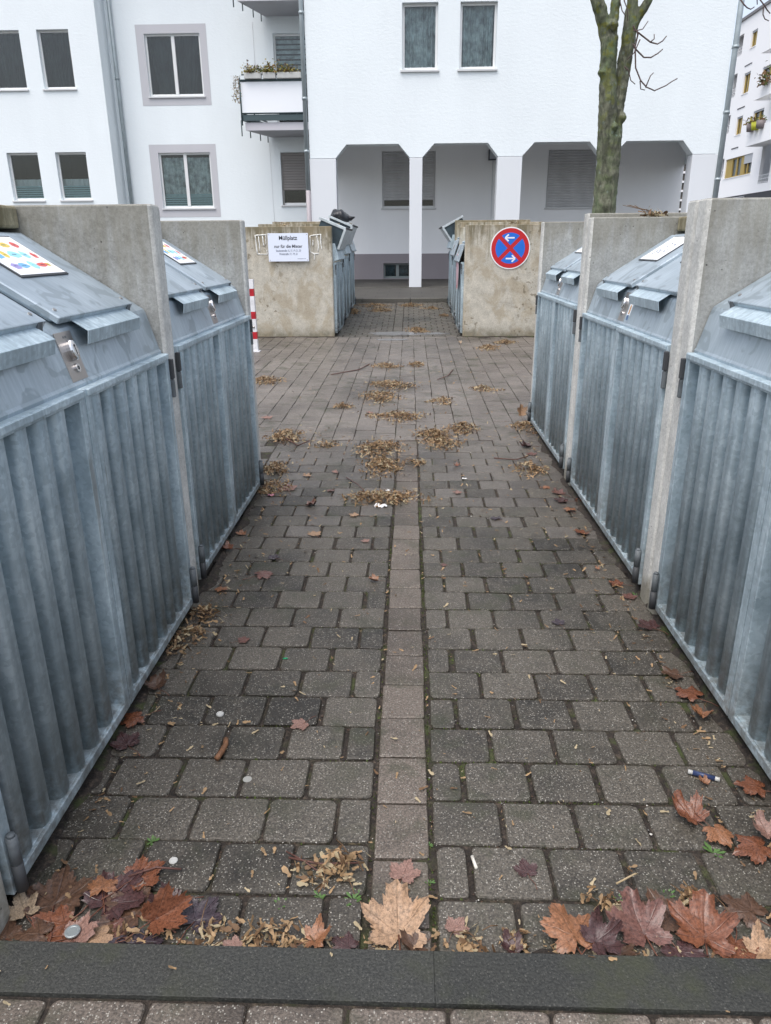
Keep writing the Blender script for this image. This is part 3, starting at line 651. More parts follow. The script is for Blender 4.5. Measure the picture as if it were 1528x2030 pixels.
def shutter(par, x0, x1, z0, z1, Y, dep, mt, gap=.0):
    m = MB(); z = z1; h = .075; Yf_ = Y+dep-.07
    m.box(x0, x0+.03, Yf_-.01, Yf_+.03, z0, z1, 0); m.box(x1-.03, x1, Yf_-.01, Yf_+.03, z0, z1, 0)
    while z-h > z0+gap: 
        m.prism([(Yf_+.012, z), (Yf_, z-.012), (Yf_-.004, z-h*.5), (Yf_, z-h+.012), (Yf_+.012, z-h)], x0+.03, x1-.03, lambda y, zz_, x: (x, y, zz_)); z -= h
    m.build('roller_shutter', mt, par)
bA = empty('apartment_building', (2.4, 19.1, .5), 'white apartment block on a chamfered arcade of pale columns', 'building')
Yf, Yb = 19.1, 24.47
inv = lambda o: setattr(o, 'matrix_parent_inverse', Matrix.Translation((-o.parent.location.x, -o.parent.location.y, -o.parent.location.z)))
class Par:      # builds children in world coordinates
    pass
BS = .883      # the rear wall of the arcade and the left house stand nearer than first laid out
def rescale(ch):
    ch.location = Vector((0, 0, 1.45))*(1-BS); ch.scale = (BS,)*3
def fixchildren(root, all_=False):
    off = Matrix.Translation(-root.location)
    for ch in [x for x in bpy.data.objects if x.parent == root]:
        ch.matrix_parent_inverse = off
        if all_ or ch.get('rear'):
            rescale(ch)
            if 'rear' in ch: del ch['rear']
m = MB(); holes = [(-.213, .592, 5.25, 6.562), (1.083, 1.909, 5.25, 6.56), (-.213, .592, 8.35, 9.66), (1.083, 1.909, 8.35, 9.66)]
xa, xb = -2.405, 7.15; zsp, zat = 3.45, 3.74
wall_holes(m, xa, xb, zat, 11.2, holes, Yf, .16)
arches = [(-1.792, -1.53, -.295, -.033), (.265, .545, 1.80, 2.047), (2.615, 2.89, 4.17, 4.44), (4.74, 5.02, 6.32, 6.578)]
segs = [(xa, -1.792, None, -1.53), (-.033, .265, -.295, .545), (2.047, 2.615, 1.80, 2.89), (4.44, 4.74, 4.17, 5.02), (6.578, xb, 6.32, None)]
for (l, r, tl, tr) in segs:
    tl = l if tl is None else tl; tr = r if tr is None else tr
    pts = [(l, zsp), (r, zsp), (tr, zat), (tl, zat)]
    m.prism(pts, Yf, Yf+.35, lambda x, z, y: (x, y, z))
for (a_, b_, c_, d_) in arches: m.add([(b_, Yf, zat), (c_, Yf, zat), (c_, Yf+.35, zat), (b_, Yf+.35, zat)], [(0, 1, 2, 3)])
m.add([(xa, Yf, zsp), (xa, Yb, zsp), (xa, Yb, 11.2), (xa, Yf, 11.2)], [(0, 1, 2, 3)])
m.add([(xb, Yf, zsp), (7.25, 21.6, zsp), (7.25, Yb+6, zsp), (7.25, Yb+6, 11.2), (7.25, 21.6, 11.2), (xb, Yf, 11.2)], [(0, 1, 4, 5), (1, 2, 3, 4)])
m.add([(xa, Yf+.35, zat), (xb, Yf+.35, zat), (xb, Yf+.35, 4.2), (xa, Yf+.35, 4.2)], [(0, 1, 2, 3)])
m.build('facade_wall', PLAST, bA)
m = MB(); m.box(xa, 7.2, Yf+.35, 21.6, 4.15, 4.25); m.build('arcade_ceiling', mat('arcade_ceiling_paint', (.82, .83, .84), .9), bA)
for (l, r, *_r) in segs:
    m = MB(); m.box(l-.004 if l > xa else l-.01, r+.004, Yf-.012, Yf+.354, .45, zsp-.012); m.build('column', PLASTP, bA, bevel=.006)
m = MB(); m.box(xa-.2, 8.4, Yf-.2, Yb+6, 11.2, 11.5); m.build('roof', mat('grey_roof_edge', (.2, .2, .21), .7), bA)
m = MB(); m.box(xa+.35, 8.2, Yf+.6, Yf+.62, 4.65, 11.1); 
# back wall of the arcade
m = MB(); h2 = [(-.882, .744, 2.589, 4.18), (4.14, 5.821, 2.56, 4.17), (-.863, .02, .511, .974)]
wall_holes(m, xa, 8.214, 1.257, 4.5, h2[:2], Yb, .14)
m.add([(8.214, Yb, .45), (8.214, Yb, 4.5), (8.214, Yb+6, 4.5), (8.214, Yb+6, .45)], [(0, 1, 2, 3)])
m.build('arcade_back_wall', mat('arcade_paint', fn=f_plaster((.90, .91, .92), .1)), bA)['rear'] = 1
m = MB(); wall_holes(m, xa, 8.214, .45, 1.257, [h2[2]], Yb-.03, .2); m.add([(xa, Yb-.03, 1.257), (8.214, Yb-.03, 1.257), (8.214, Yb, 1.257), (xa, Yb, 1.257)], [(0, 1, 2, 3)]); m.build('plinth', PLINTH, bA)['rear'] = 1
m = MB(); m.box(6.75, 7.1, Yf+.36, 21.55, 4.0, 4.49); m.build('ceiling_beam', mat('arcade_ceiling_paint'), bA)
for i, (a_, b_, c_, d_) in enumerate(holes): window(bA, a_, b_, c_, d_, Yf, .16, inside='curtain')
w_ = window(bA, -.882, .744, 2.589, 4.18, Yb, .14, inside='none'); w_['rear'] = 1; shutter(w_, -.86, .72, 2.65, 4.17, Yb-.02, .14, SHUT, .10)
w_ = window(bA, 4.14, 5.821, 2.56, 4.17, Yb, .14, inside='none'); w_['rear'] = 1; shutter(w_, 4.16, 5.80, 2.58, 4.16, Yb-.02, .14, SHUT)
w_ = window(bA, -.863, .02, .511, .974, Yb-.03, .2, mull=True, inside='none', sill=False, label='low cellar window with two panes'); w_['rear'] = 1; w_.data.materials[0] = mat('grey_cellar_frame', (.22, .25, .25), .5)
m = MB(); m.box(-.8, -.5, Yb+.3, Yb+.32, .52, .93, 0); m.box(-.38, -.1, Yb+.3, Yb+.32, .52, .93, 0); m.build('cellar_light', mat('dim_blue_board', (.06, .12, .16), .8, fn=varied((.07, .11, .13), .9, 6)), w_)
m = MB(); m.box(2.33, 2.64, Yb-.16, Yb-.001, 3.9, 4.19); lp = m.build('wall_lamp', mat('dark_lamp_frame', (.05, .055, .07), .5), bA, bevel=.01); lp['rear'] = 1
m = MB(); m.box(2.36, 2.61, Yb-.168, Yb-.161, 3.93, 4.16); m.build('lamp_glass', mat('lamp_glass', (.42, .45, .5), .3), lp)
m = MB(); m.tube([(2.48, Yb-.012, 3.89), (2.48, Yb-.012, .9)], .012, 6); m.build('conduit', PLASTP, bA)['rear'] = 1
PIPE = mat('zinc_downpipe', (.36, .41, .43), .45, .3, varied((.34, .39, .41), .12, 6)); PIPEM = mat('mauve_painted_pipe', (.34, .31, .33), .5)
def pipe(par, x, y, z0, z1, r, collars, lower=None):
    m = MB(); m.tube([(x, y, lower or z0), (x, y, z1)], r, 14)
    for z in collars: m.tube([(x, y, z-.03), (x, y, z+.03)], r*1.22, 14)
    if lower: m.tube([(x, y, z0), (x, y, lower)], r*1.15, 14, 1)
    return m.build('downpipe', [PIPE, PIPEM], par)
pipe(bA, -2.475, Yf-.01, .5, 11.3, .05, (3.6, 4.7, 6.4, 8.2), 2.75); pipe(bA, 7.225, Yf-.01, .5, 11.3, .06, (2.9, 4.3, 5.6, 8.2))
fixchildren(bA)
# left part of the building: recessed facade and projecting wing
bB = empty('residential_building', (-8, 24.47, .5), 'white plastered residential house with grey framed windows and a corner balcony', 'building')
m = MB(); wins = [(-7.735, -6.131, 2.65, 4.218, 'halfc'), (-7.80, -6.163, 5.733, 7.347, 'dark'), (-7.80, -6.163, 8.85, 10.4, 'dark')]
w3 = (-3.984, -2.62, 2.711, 4.19); bd = (-4.027, -2.62, 4.95, 7.303)
wall_holes(m, -8.87, -2.405, .45, 11.2, [w[:4] for w in wins]+[w3, bd], Yb+.003, .15); m.build('recessed_facade_wall', PLAST, bB)
for i, (a_, b_, c_, d_, ins) in enumerate(wins):
    m = MB(); fr = (a_-.265, b_+.185, c_-.26, d_+.225) if i == 0 else (a_-.24, b_+.2, c_-.24, d_+.23)
    wall_holes(m, *fr, [(a_+.001, b_-.001, c_+.001, d_-.001)], Yb-.003, .006); m.build('window_surround', PLASTL, bB)
    window(bB, a_, b_, c_, d_, Yb, .13, True, ins)
w_ = window(bB, *w3, Yb, .15, inside='none'); shutter(w_, w3[0]+.02, w3[1], w3[2], w3[3]-.01, Yb-.02, .15, SHUTB, .36)
window(bB, *bd, Yb, .15, inside='blind', sill=False, label='balcony door with drawn blind')
m = MB(); Yw = 23.7; xw = -8.87; ww = [(-12.06, -11.12, 2.87, 4.18), (-10.59, -9.66, 2.87, 4.18), (-12.06, -11.12, 5.83, 7.31), (-10.62, -9.70, 5.83, 7.31), (-13.5, -12.6, 5.83, 7.31), (-13.5, -12.6, 2.87, 4.18)]
wall_holes(m, -16, xw, .45, 11.2, ww, Yw, .17)
m.add([(xw, Yw, .45), (xw, Yb+.003, .45), (xw, Yb+.003, 11.2), (xw, Yw, 11.2)], [(0, 1, 2, 3)])
m.add([(-16, Yw, .45), (-16, Yb+8, .45), (-16, Yb+8, 11.2), (-16, Yw, 11.2)], [(0, 1, 2, 3)]); m.build('wing_facade_wall', PLAST, bB)
for i, (a_, b_, c_, d_) in enumerate(ww): window(bB, a_, b_, c_, d_, Yw, .17, inside='half' if c_ < 4 else 'dark', sill=True)
m = MB(); m.box(-16.2, -2.41, Yw-.25, Yb+8, 11.2, 11.5); m.build('roof', mat('grey_roof_edge'), bB)
pipe(bB, -8.70, Yb-.08, .5, 11.2, .055, (6.2, 9.4))
m = MB(); m.tube([(-4.6, Yb-.004, 7.6), (-4.58, Yb-.004, 4.9)], .006, 5); m.tube([(-4.3, Yb-.004, 4.5), (-4.25, Yb-.004, .6)], .004, 5); m.build('wall_joint', PLASTL, bB)
BG = mat('dark_green_balcony_steel', (.06, .09, .10), .5, .2); BWH = mat('white_balcony_panel', (.86, .88, .92), .35); SOF = mat('balcony_soffit', (.36, .36, .38), .9); SLE = mat('balcony_slab_edge', (.56, .55, .59), .8)
for dz, last in ((0, False), (3.12, True)):
    m = MB(); pts = [(-4.70, 23.05), (-2.41, 23.05), (-2.41, Yb), (-4.22, Yb)]
    m.prism(pts, 4.60+dz, 4.80+dz, lambda x, y, z: (x, y, z)); bal = m.build('balcony', [SOF, SLE], bB)
    for f in bal.data.polygons:
        if abs(f.normal.z) < .5: f.material_index = 1
    m = MB(); m.box(-4.78, -2.95, 22.99, 23.04, 4.84+dz, 4.99+dz); m.prism([(-4.80, 23.0), (-4.745, 23.0), (-4.30, Yb), (-4.35, Yb)], 4.84+dz, 4.97+dz, lambda x, y, z: (x, y, z)); m.build('fascia', BG, bal)
    m = MB(); m.box(-4.74, -3.0, 22.985, 23.0, 5.04+dz, 5.80+dz); m.build('parapet_panel', BWH, bal)
    m = MB(); zt_ = 5.83+dz
    m.tube([(-2.97, 22.98, zt_), (-4.76, 22.98, zt_), (-4.33, Yb, zt_)], .03, 8); m.tube([(-2.97, 22.98, 5.02+dz), (-4.76, 22.98, 5.02+dz), (-4.33, Yb, 5.02+dz)], .02, 8)
    for x, y in ((-4.77, 22.97), (-2.97, 22.97), (-4.55, 23.7)): m.tube([(x, y, 4.72+dz), (x, y, 5.9+dz)], .022, 8)
    for x, y in ((-4.62, 23.3), (-4.45, 23.9), (-4.30, 24.3)): m.tube([(x, y, 4.44+dz), (x, y, 4.85+dz)], .018, 6)
    m.tube([(-4.80, 22.99, 4.45+dz), (-4.80, 22.99, 4.85+dz)], .018, 6)
    m.tube([(-4.72, 23.02, 5.98+dz), (-2.98, 23.02, 5.98+dz)], .018, 6)
    for x in (-4.2, -3.7, -3.2): m.tube([(x, 23.02, 5.83+dz), (x, 23.02, 5.98+dz)], .01, 6)
    m.build('railing', BG, bal)
fixchildren(bB, True); bB.location = Vector((0, 0, 1.45))*(1-BS)+bB.location*BS
for ch in [x for x in bpy.data.objects if x.parent == bB]: ch.matrix_parent_inverse = Matrix.Translation(-bB.location)
# flower boxes with dry plants
LEAFG = [mat('balcony_leaf_green', (.10, .13, .03), .7), mat('balcony_leaf_dry', (.16, .09, .04), .8), mat('balcony_leaf_yellow', (.30, .24, .05), .7)]
def leafcloud(mb, c, ext, n, size, rd, nm=3):
    for i in range(n):
        p = Vector((c[0]+rd.gauss(0, ext[0]), c[1]+rd.gauss(0, ext[1]), c[2]+abs(rd.gauss(0, ext[2])))); s = size*rd.uniform(.5, 1.3)
        q = Matrix.Rotation(rd.random()*6.28, 3, Vector((rd.uniform(-1, 1), rd.uniform(-1, 1), rd.uniform(-1, 1))).normalized())
        pts = [p+q@Vector(v)*s for v in ((-1, 0, 0), (-.3, .45, .1), (.7, .3, 0), (1, 0, -.1), (.6, -.35, 0), (-.3, -.45, .1))]
        mb.add(pts, [tuple(range(6))], rd.randrange(nm))
rd = random.Random(3)
def toB(o): o.location = Vector((0, 0, 1.45))*(1-BS)+o.location*BS; o.scale = (BS,)*3
for i, (x0, x1, lab) in enumerate(((-4.62, -4.15, 'brown withered plant box at the left end of the balcony rail'), (-4.1, -3.75, 'small white trough with green plants in the middle of the balcony rail'), (-3.7, -3.05, 'white trough with yellow green trailing plants beside the downpipe'))):
    root = empty('flower_box', ((x0+x1)/2, 22.94, 5.86), lab, 'flower box', 'flower boxes along the balcony rail'); h = (x1-x0)/2; toB(root)
    m = MB(); m.prism([(-.07, 0), (.07, 0), (.09, .14), (-.09, .14)], -h, h, lambda y, z, x: (x, y, z)); m.build('trough', mat('white_trough', (.62, .62, .6), .5), root, bevel=.01)
    m = MB(); 
    for k_ in range(6): leafcloud(m, (rd.uniform(-h, h)*.9, -.02, .13), (.07, .06, .10), 60, .034, rd)
    for k_ in range(8): 
        x = rd.uniform(-h, h); m.tube([(x, 0, .1), (x+rd.uniform(-.05, .05), -.03, .25), (x+rd.uniform(-.1, .1), -.06, .3)], .004, 5, 1)
    m.build('plants', LEAFG, root)
root = empty('trailing_plant', (-4.8, 22.93, 5.9), 'withered vine trailing down the left corner of the balcony', 'plant'); toB(root)
m = MB()
for s_ in range(5):
    pts = [(rd.uniform(-.05, .05)-.02*s_, rd.uniform(-.05, .05), 0)]; 
    for k_ in range(8): p = pts[-1]; pts.append((p[0]+rd.uniform(-.05, .04), p[1]+rd.uniform(-.02, .02), p[2]-rd.uniform(.05, .11)))
    m.tube(pts, .005, 5, 1)
    for p in pts: leafcloud(m, p, (.03, .03, .02), 5, .022, rd)
m.build('vine', LEAFG, root)

# right hand building seen down the street: facade on plane X = 26, scaled about the camera height
K = 1.45
def RY(y): return y*K
def RZ(z): return 1.45+(z-1.45)*K
XRt = 18*K
bC = empty('street_apartment_block', (XRt, RY(44), .4), 'bright white modern apartment block with ochre window frames beyond the arcade', 'building')
RWH = mat('bright_white_render', (.95, .95, .96), .8); OCH = mat('ochre_window_frame', (.42, .30, .08), .5); RGL = mat('dark_reflective_glass', (.06, .075, .09), .08, spec=.8); DGR = mat('dark_grey_base', (.06, .06, .068), .7)
ops = [(44.82, 45.5, 11.25, 12.03), (44.96, 45.76, 9.13, 10.12), (45.16, 45.92, 7.15, 8.05), (43.15, 46.68, 5.0, 6.0), (42.0, 43.5, 9.0, 9.95), (42.6, 43.84, 7.1, 8.02),
       (46.55, 47.5, 11.2, 12.2), (46.71, 47.5, 9.2, 10.35), (46.88, 47.5, 7.4, 8.33), (46.9, 47.5, 5.1, 6.1), (40.9, 42.08, 4.4, 6.2)]
m = MB()
hh = [(RY(a_), RY(b_), RZ(c_), RZ(d_)) for a_, b_, c_, d_ in ops]
tmp = MB(); wall_holes(tmp, RY(36), RY(47.55), RZ(4.0), RZ(12.85), hh, 0, .25)
m.add([(XRt+y, x, z) for x, y, z in tmp.v], tmp.f)
m.add([(XRt, RY(47.55), .3), (XRt+14, RY(47.55), .3), (XRt+14, RY(47.55), RZ(12.85)), (XRt, RY(47.55), RZ(12.85))], [(0, 1, 2, 3)])
m.add([(XRt, RY(36), .3), (XRt+14, RY(36), .3), (XRt+14, RY(36), RZ(12.85)), (XRt, RY(36), RZ(12.85))], [(0, 1, 2, 3)])
m.build('facade_wall', RWH, bC)
m = MB(); m.box(XRt-.12, XRt+14, RY(35.9), RY(47.6), RZ(12.85), RZ(12.98)); m.build('roof', mat('grey_roof_edge'), bC)
m = MB(); m.box(XRt+.03, XRt+14, RY(36), RY(47.5), .3, RZ(4.0)); m.build('ground_floor_base', DGR, bC)
m = MB(); m.box(XRt+3, XRt+12, RY(38), RY(46.5), RZ(12.98), RZ(14.6)); m.build('penthouse', mat('penthouse_cladding', (.33, .36, .42), .5), bC)
m = MB(); m.box(XRt+2.4, XRt+12.5, RY(37.5), RY(47), RZ(14.6), RZ(14.85)); m.build('penthouse_canopy', DGR, bC)
for i, (a_, b_, c_, d_) in enumerate(hh):
    if 6 <= i <= 9 or i == 10:
        m = MB(); m.box(XRt+.9, XRt+.95, a_-.3, b_+.3, c_-.2, d_+.3); lo = m.build('loggia', mat('loggia_grey', (.4, .41, .43), .8), bC)
        m = MB(); m.box(XRt+.85, XRt+.89, a_+.15, b_-.1, c_, c_+(d_-c_)*.72); m.build('loggia_door', RGL, lo)
        m = MB()
        for z in (c_+.05, c_+.3, c_+.55): m.box(XRt+.02, XRt+.05, a_, b_, z, z+.05)
        k_ = a_
        while k_ < b_: m.box(XRt+.02, XRt+.05, k_, k_+.05, c_, c_+.6); k_ += .35
        m.build('railing', mat('white_railing', (.75, .76, .77), .5), lo); continue
    m = MB(); e = .13; m.box(XRt+.12, XRt+.22, a_, a_+e, c_, d_); m.box(XRt+.12, XRt+.22, b_-e, b_, c_, d_); m.box(XRt+.12, XRt+.22, a_+e, b_-e, c_, c_+.1); m.box(XRt+.12, XRt+.22, a_+e, b_-e, d_-.1, d_)
    nm_ = 1 if b_-a_ < 2.5 else 4
    for k_ in range(nm_): y = a_+(b_-a_)*(k_+1)/(nm_+1); m.box(XRt+.12, XRt+.23, y-.09, y+.09, c_+.1, d_-.1)
    if i == 3: m.box(XRt+.1, XRt+.2, b_-1.2, b_, c_, d_-.0); m.box(XRt+.1, XRt+.2, a_+1.5, a_+2.2, c_, d_)
    wd = m.build('window', OCH, bC)
    m = MB(); m.box(XRt+.2, XRt+.215, a_+.05, b_-.05, c_+.05, d_-.05); m.build('pane', RGL, wd)
    m = MB(); m.box(XRt+.05, XRt+.12, a_, b_ if i != 3 else a_+1.6, d_-(.12 if i != 3 else .65), d_); m.build('sun_blind', mat('blind_grey', (.45, .47, .5), .6), wd)
    m = MB(); m.box(XRt-.04, XRt+.12, a_-.03, b_+.03, c_-.05, c_); m.build('sill', RWH, wd)
for (y1, z) in ((44.0, 10.7), (44.1, 8.58), (44.28, 6.42)):
    m = MB(); m.box(XRt-1.3, XRt, RY(38)*.95, RY(y1)*.95, RZ(z)*.955, RZ(z)*.955+.25); bl_ = m.build('balcony', RWH, bC)
    m = MB(); m.box(XRt-1.3, XRt-1.2, RY(38)*.95, RY(y1)*.95, RZ(z)*.955+.25, RZ(z)*.955+1.2); m.build('parapet_panel', RWH, bl_)
for (y0, y1, z) in ((44.95, 45.84, 10.49), (45.09, 46.04, 8.47), (45.2, 46.1, 6.5)):
    m = MB(); m.box(XRt-.03, XRt+.01, RY(y0), RY(y1), RZ(z)-.04, RZ(z)+.03); m.build('drip_strip', DGR, bC)
m = MB(); m.box(XRt-.02, XRt+.01, RY(43.3), RY(47.2), RZ(3.3), RZ(4.0)-.1)
m = MB()
for k_ in range(7): m.box(XRt-.06, XRt-.02, RY(43.4+k_*.6), RY(43.4+k_*.6)+.08, RZ(3.2), RZ(4.0)-.1)
for z in (3.3, 3.6, 3.9): m.box(XRt-.06, XRt-.02, RY(43.4), RY(47.2), RZ(z)-.04, RZ(z)+.02)
m.build('ground_floor_grille', mat('loggia_grey'), bC)
fixchildren(bC)
root = empty('balcony_pots', (XRt-1.45, RY(43.9)*.945, RZ(7.25)*.955), 'row of small yellow and grey plant pots hanging on the white far balcony', 'plant pots')
m = MB()
for k_ in range(3): m.tube([(0, -k_*.8, -.25), (0, -k_*.8, .25)], [.26, .32], 10, k_ % 2)
m.build('pots', [mat('grey_pot', (.2, .17, .17), .6), mat('yellow_pot', (.5, .5, .04), .6)], root)
m = MB(); [leafcloud(m, (0, .5-k_*.9, .25), (.15, .2, .2), 40, .12, rd) for k_ in range(3)]; m.build('plants', LEAFG, root)
root = empty('hanging_plant', (XRt-1.45, RY(42.9)*.945, RZ(9.45)*.955), 'dark green bushy plant hanging over the upper far balcony', 'plant')
m = MB(); leafcloud(m, (0, 0, -.5), (.2, .35, .4), 160, .14, rd); m.build('foliage', LEAFG[:2], root)
# pale lattice house glimpsed past the end of the arcade
bD = empty('lattice_house', (14, 38, .4), 'sliver of a house with white lattice wall glimpsed past the last arcade column', 'building')
m = MB(); m.box(11.2, 13.9, 38, 40, .3, 7.2); m.build('wall', mat('lattice_dark', (.10, .09, .08), .8), bD)
m = MB()
for i in range(26):
    for j in range(6): m.box(11.25+j*.4+(.2 if i % 2 else 0), 11.25+j*.4+.24+(.2 if i % 2 else 0), 37.9, 37.99, 1.6+i*.2, 1.6+i*.2+.09)
m.build('lattice', RWH, bD); fixchildren(bD)

# ---------------------------------------------------------------- tree
def f_bark(k):
    v = k.co('Object'); a = k.noise(k.co('Object', (1, 1, .35)), 22, 6, .7, .6); g = k.noise(v, 4.5, 5, .65); y = k.noise(v, 9, 4, .6)
    c = k.ramp(a, [(.3, (.035, .037, .025)), (.5, (.12, .125, .085)), (.72, (.22, .225, .16))])
    c = k.mix(k.ramp(g, [(.42, 0), (.62, .75)]), c, (.095, .14, .06))
    z = k.sep(v)[2]; mr = k.n('MapRange'); k.set(mr.inputs[0], z); mr.inputs[1].default_value = 2.0; mr.inputs[2].default_value = 3.9
    c = k.mix(k.math('MULTIPLY', k.ramp(y, [(.52, 0), (.6, .9)]), mr.outputs[0], True), c, (.14, .14, .02))
    li = k.vor(v, 9); c = k.mix(k.ramp(li, [(.10, .7), (.2, 0)]), c, (.20, .25, .2))
    c = k.mix(k.ramp(k.vor(k.co('Object', (1, 1, .3)), 16), [(.55, 0), (.8, .6)]), c, (.03, .032, .02)); setc(k, c); k.b.inputs['Roughness'].default_value = .85; k.bump(a, 1, .03)
BARK = mat('mossy_bark', fn=f_bark); TWIG = mat('twig_bark', (.09, .06, .055), .8)
tz = gz(10.5); tree = empty('bare_tree', (2.545, 10.5, tz), 'bare mossy tree forking in two, behind the middle right bin shelter', 'tree')
def W(p): return (p[0]-2.545, p[1]-10.5, p[2]-tz)
m = MB()
def limb(pts, rs, seg=16): m.tube([W(p) for p in pts], rs, seg, jit=.05)
limb([(2.52, 10.5, .05), (2.535, 10.5, .4), (2.54, 10.5, 1.2), (2.545, 10.5, 1.8), (2.55, 10.5, 2.4), (2.55, 10.5, 2.75)], [.21, .175, .158, .15, .148, .14])
limb([(2.53, 10.5, 2.5), (2.49, 10.47, 2.9), (2.455, 10.45, 3.25), (2.43, 10.45, 3.6), (2.42, 10.45, 3.85)], [.135, .118, .105, .10, .105])
limb([(2.57, 10.5, 2.5), (2.60, 10.53, 2.95), (2.635, 10.55, 3.25), (2.655, 10.55, 3.6), (2.68, 10.55, 3.9), (2.69, 10.56, 4.3)], [.12, .09, .082, .085, .085, .065])
limb([(2.42, 10.45, 3.75), (2.33, 10.44, 4.0), (2.22, 10.42, 4.25), (2.0, 10.4, 4.7)], [.085, .08, .075, .065])
limb([(2.43, 10.45, 3.75), (2.45, 10.46, 4.0), (2.47, 10.48, 4.3), (2.5, 10.5, 4.8)], [.075, .06, .055, .05])
limb([(2.68, 10.55, 3.85), (2.76, 10.54, 4.05), (2.87, 10.5, 4.25), (3.1, 10.45, 4.7)], [.06, .055, .05, .045])
for p, r_ in (((2.36, 10.42, 3.46), .065), ((2.675, 10.46, 2.97), .055), ((2.43, 10.36, 3.95), .07), ((2.62, 10.45, 2.75), .05), ((2.56, 10.36, 2.85), .05)):
    m.tube([W((p[0], p[1], p[2]-r_)), W(p), W((p[0], p[1], p[2]+r_))], [r_*.45, r_, r_*.45], 12)
tr = m.build('trunk', BARK, tree)
for n_, kw in (('REMESH', dict(mode='VOXEL', voxel_size=.014, use_smooth_shade=True)), ('SMOOTH', dict(factor=.6, iterations=4))):
    md = tr.modifiers.new(n_.lower(), n_)
    for a_, b_ in kw.items(): setattr(md, a_, b_)
tex = bpy.data.textures.new('barkt', 'CLOUDS'); tex.noise_scale = .12; dm = tr.modifiers.new('d', 'DISPLACE'); dm.texture = tex; dm.strength = .035; dm.mid_level = .5
m = MB(); rt = random.Random(11)
def grow(p, d, r_, L_, lvl):
    n = 5; pts = [p]; dd = d.normalized()
    for i in range(n):
        dd = (dd+Vector((rt.uniform(-.18, .18), rt.uniform(-.18, .18), rt.uniform(-.1, .16)))).normalized(); pts.append(pts[-1]+dd*L_/n)
    m.tube(pts, [r_*(1-.55*i/n) for i in range(n+1)], 7 if lvl < 2 else 5)
    if lvl < 4:
        for i in range(2, n+1):
            if rt.random() < (.8 if lvl < 3 else .6):
                ax = Vector((rt.uniform(-1, 1), rt.uniform(-1, 1), rt.uniform(-.1, .6))).normalized(); grow(pts[i], (dd*.7+ax*.8), r_*(1-.55*i/n)*.62, L_*.66, lvl+1)
for p, d, r_ in (((2.0, 10.4, 4.7), (-.4, -.1, 1), .06), ((2.5, 10.5, 4.8), (.05, .3, 1), .05), ((3.1, 10.45, 4.7), (.5, -.1, .8), .045), ((2.69, 10.56, 4.3), (.1, .3, 1), .06)):
    grow(Vector(W(p)), Vector(d), r_, 2.0, 0)
m.build('crown', TWIG, tree)
m = MB()
TW = [[(2.729, 3.904), (2.753, 3.864), (2.734, 3.738), (2.759, 3.505), (2.828, 3.363), (2.903, 3.291), (3.015, 3.253), (3.155, 3.311), (3.23, 3.358), (3.286, 3.386)],
 [(2.68, 3.95), (2.715, 3.91), (2.913, 3.782), (2.996, 3.755), (3.045, 3.78), (3.085, 3.831)], [(2.7, 3.76), (2.736, 3.715), (2.853, 3.621), (2.933, 3.614), (3.008, 3.653), (3.056, 3.693)],
 [(2.69, 3.9), (2.729, 3.904), (2.806, 3.92), (2.856, 3.999)], [(2.913, 3.782), (2.956, 3.815), (2.949, 3.867)], [(2.903, 3.291), (2.955, 3.42), (2.991, 3.455)],
 [(2.828, 3.363), (2.851, 3.279), (2.906, 3.267)], [(2.62, 3.52), (2.681, 3.483), (2.72, 3.376), (2.772, 3.328)], [(2.779, 3.807), (2.728, 3.669), (2.65, 3.6)], [(2.46, 4.4), (2.5, 4.217), (2.537, 4.116), (2.583, 4.048)], [(2.5, 4.5), (2.552, 4.216), (2.601, 4.126), (2.61, 4.0)],
 [(3.3, 5.0), (3.7, 4.6), (3.918, 4.224), (3.928, 4.194), (3.96, 4.143), (4.001, 4.107), (4.055, 4.096), (4.103, 4.126)], [(3.3, 5.0), (3.8, 4.75), (4.05, 4.4), (4.122, 4.221), (4.139, 4.191), (4.203, 4.124), (4.251, 4.083), (4.301, 4.057)],
 [(4.203, 4.124), (4.221, 4.048), (4.252, 4.002), (4.292, 3.976)], [(4.05, 4.4), (4.124, 4.211), (4.137, 4.151)]]
for t in TW:
    n = len(t); r0_ = .009 if n > 4 else .006
    m.tube([W((x, 10.4+.03*sin(i), z)) for i, (x, z) in enumerate(t)], [r0_*(1-.6*i/n)+.0015 for i in range(n)], 6)
m.tube([W((3.1, 10.45, 4.7)), W((3.2, 10.42, 4.9)), W((3.3, 10.4, 5.0))], [.045, .03, .02], 8)
m.build('hanging_twigs', TWIG, tree)

# ---------------------------------------------------------------- leaves
def f_leaf(c, gloss):
    def f(k):
        at = k.n('Attribute', attribute_name='vein'); v = k.co('Object', rnd=True); n = k.noise(v, 28, 4, .65); s = k.noise(v, 70, 2)
        cc = k.ramp(n, [(.3, tuple(x*.45 for x in c)), (.5, c), (.72, tuple(min(1, x*1.5) for x in c))])
        cc = k.mix(k.ramp(s, [(.62, 0), (.68, .8)]), cc, tuple(x*.25 for x in c))
        cc = k.mix(k.math('MULTIPLY', at.outputs['Fac'], .55), cc, tuple(x*.4 for x in c))
        setc(k, cc); k.b.inputs['Roughness'].default_value = gloss; k.bump(k.math('SUBTRACT', n, k.math('MULTIPLY', at.outputs['Fac'], .6)), .35, .004)
    return f
LC = dict(tan=((.30, .19, .115), .5), orange=((.22, .10, .05), .33), rust=((.15, .057, .03), .25), red=((.125, .06, .048), .28), maroon=((.06, .03, .029), .25), beige=((.28, .21, .14), .6), pink=((.21, .12, .095), .4), purple=((.045, .033, .04), .22), brown=((.085, .047, .03), .3))
LM = {k_: mat('leaf_'+k_, fn=f_leaf(*v_)) for k_, v_ in LC.items()}
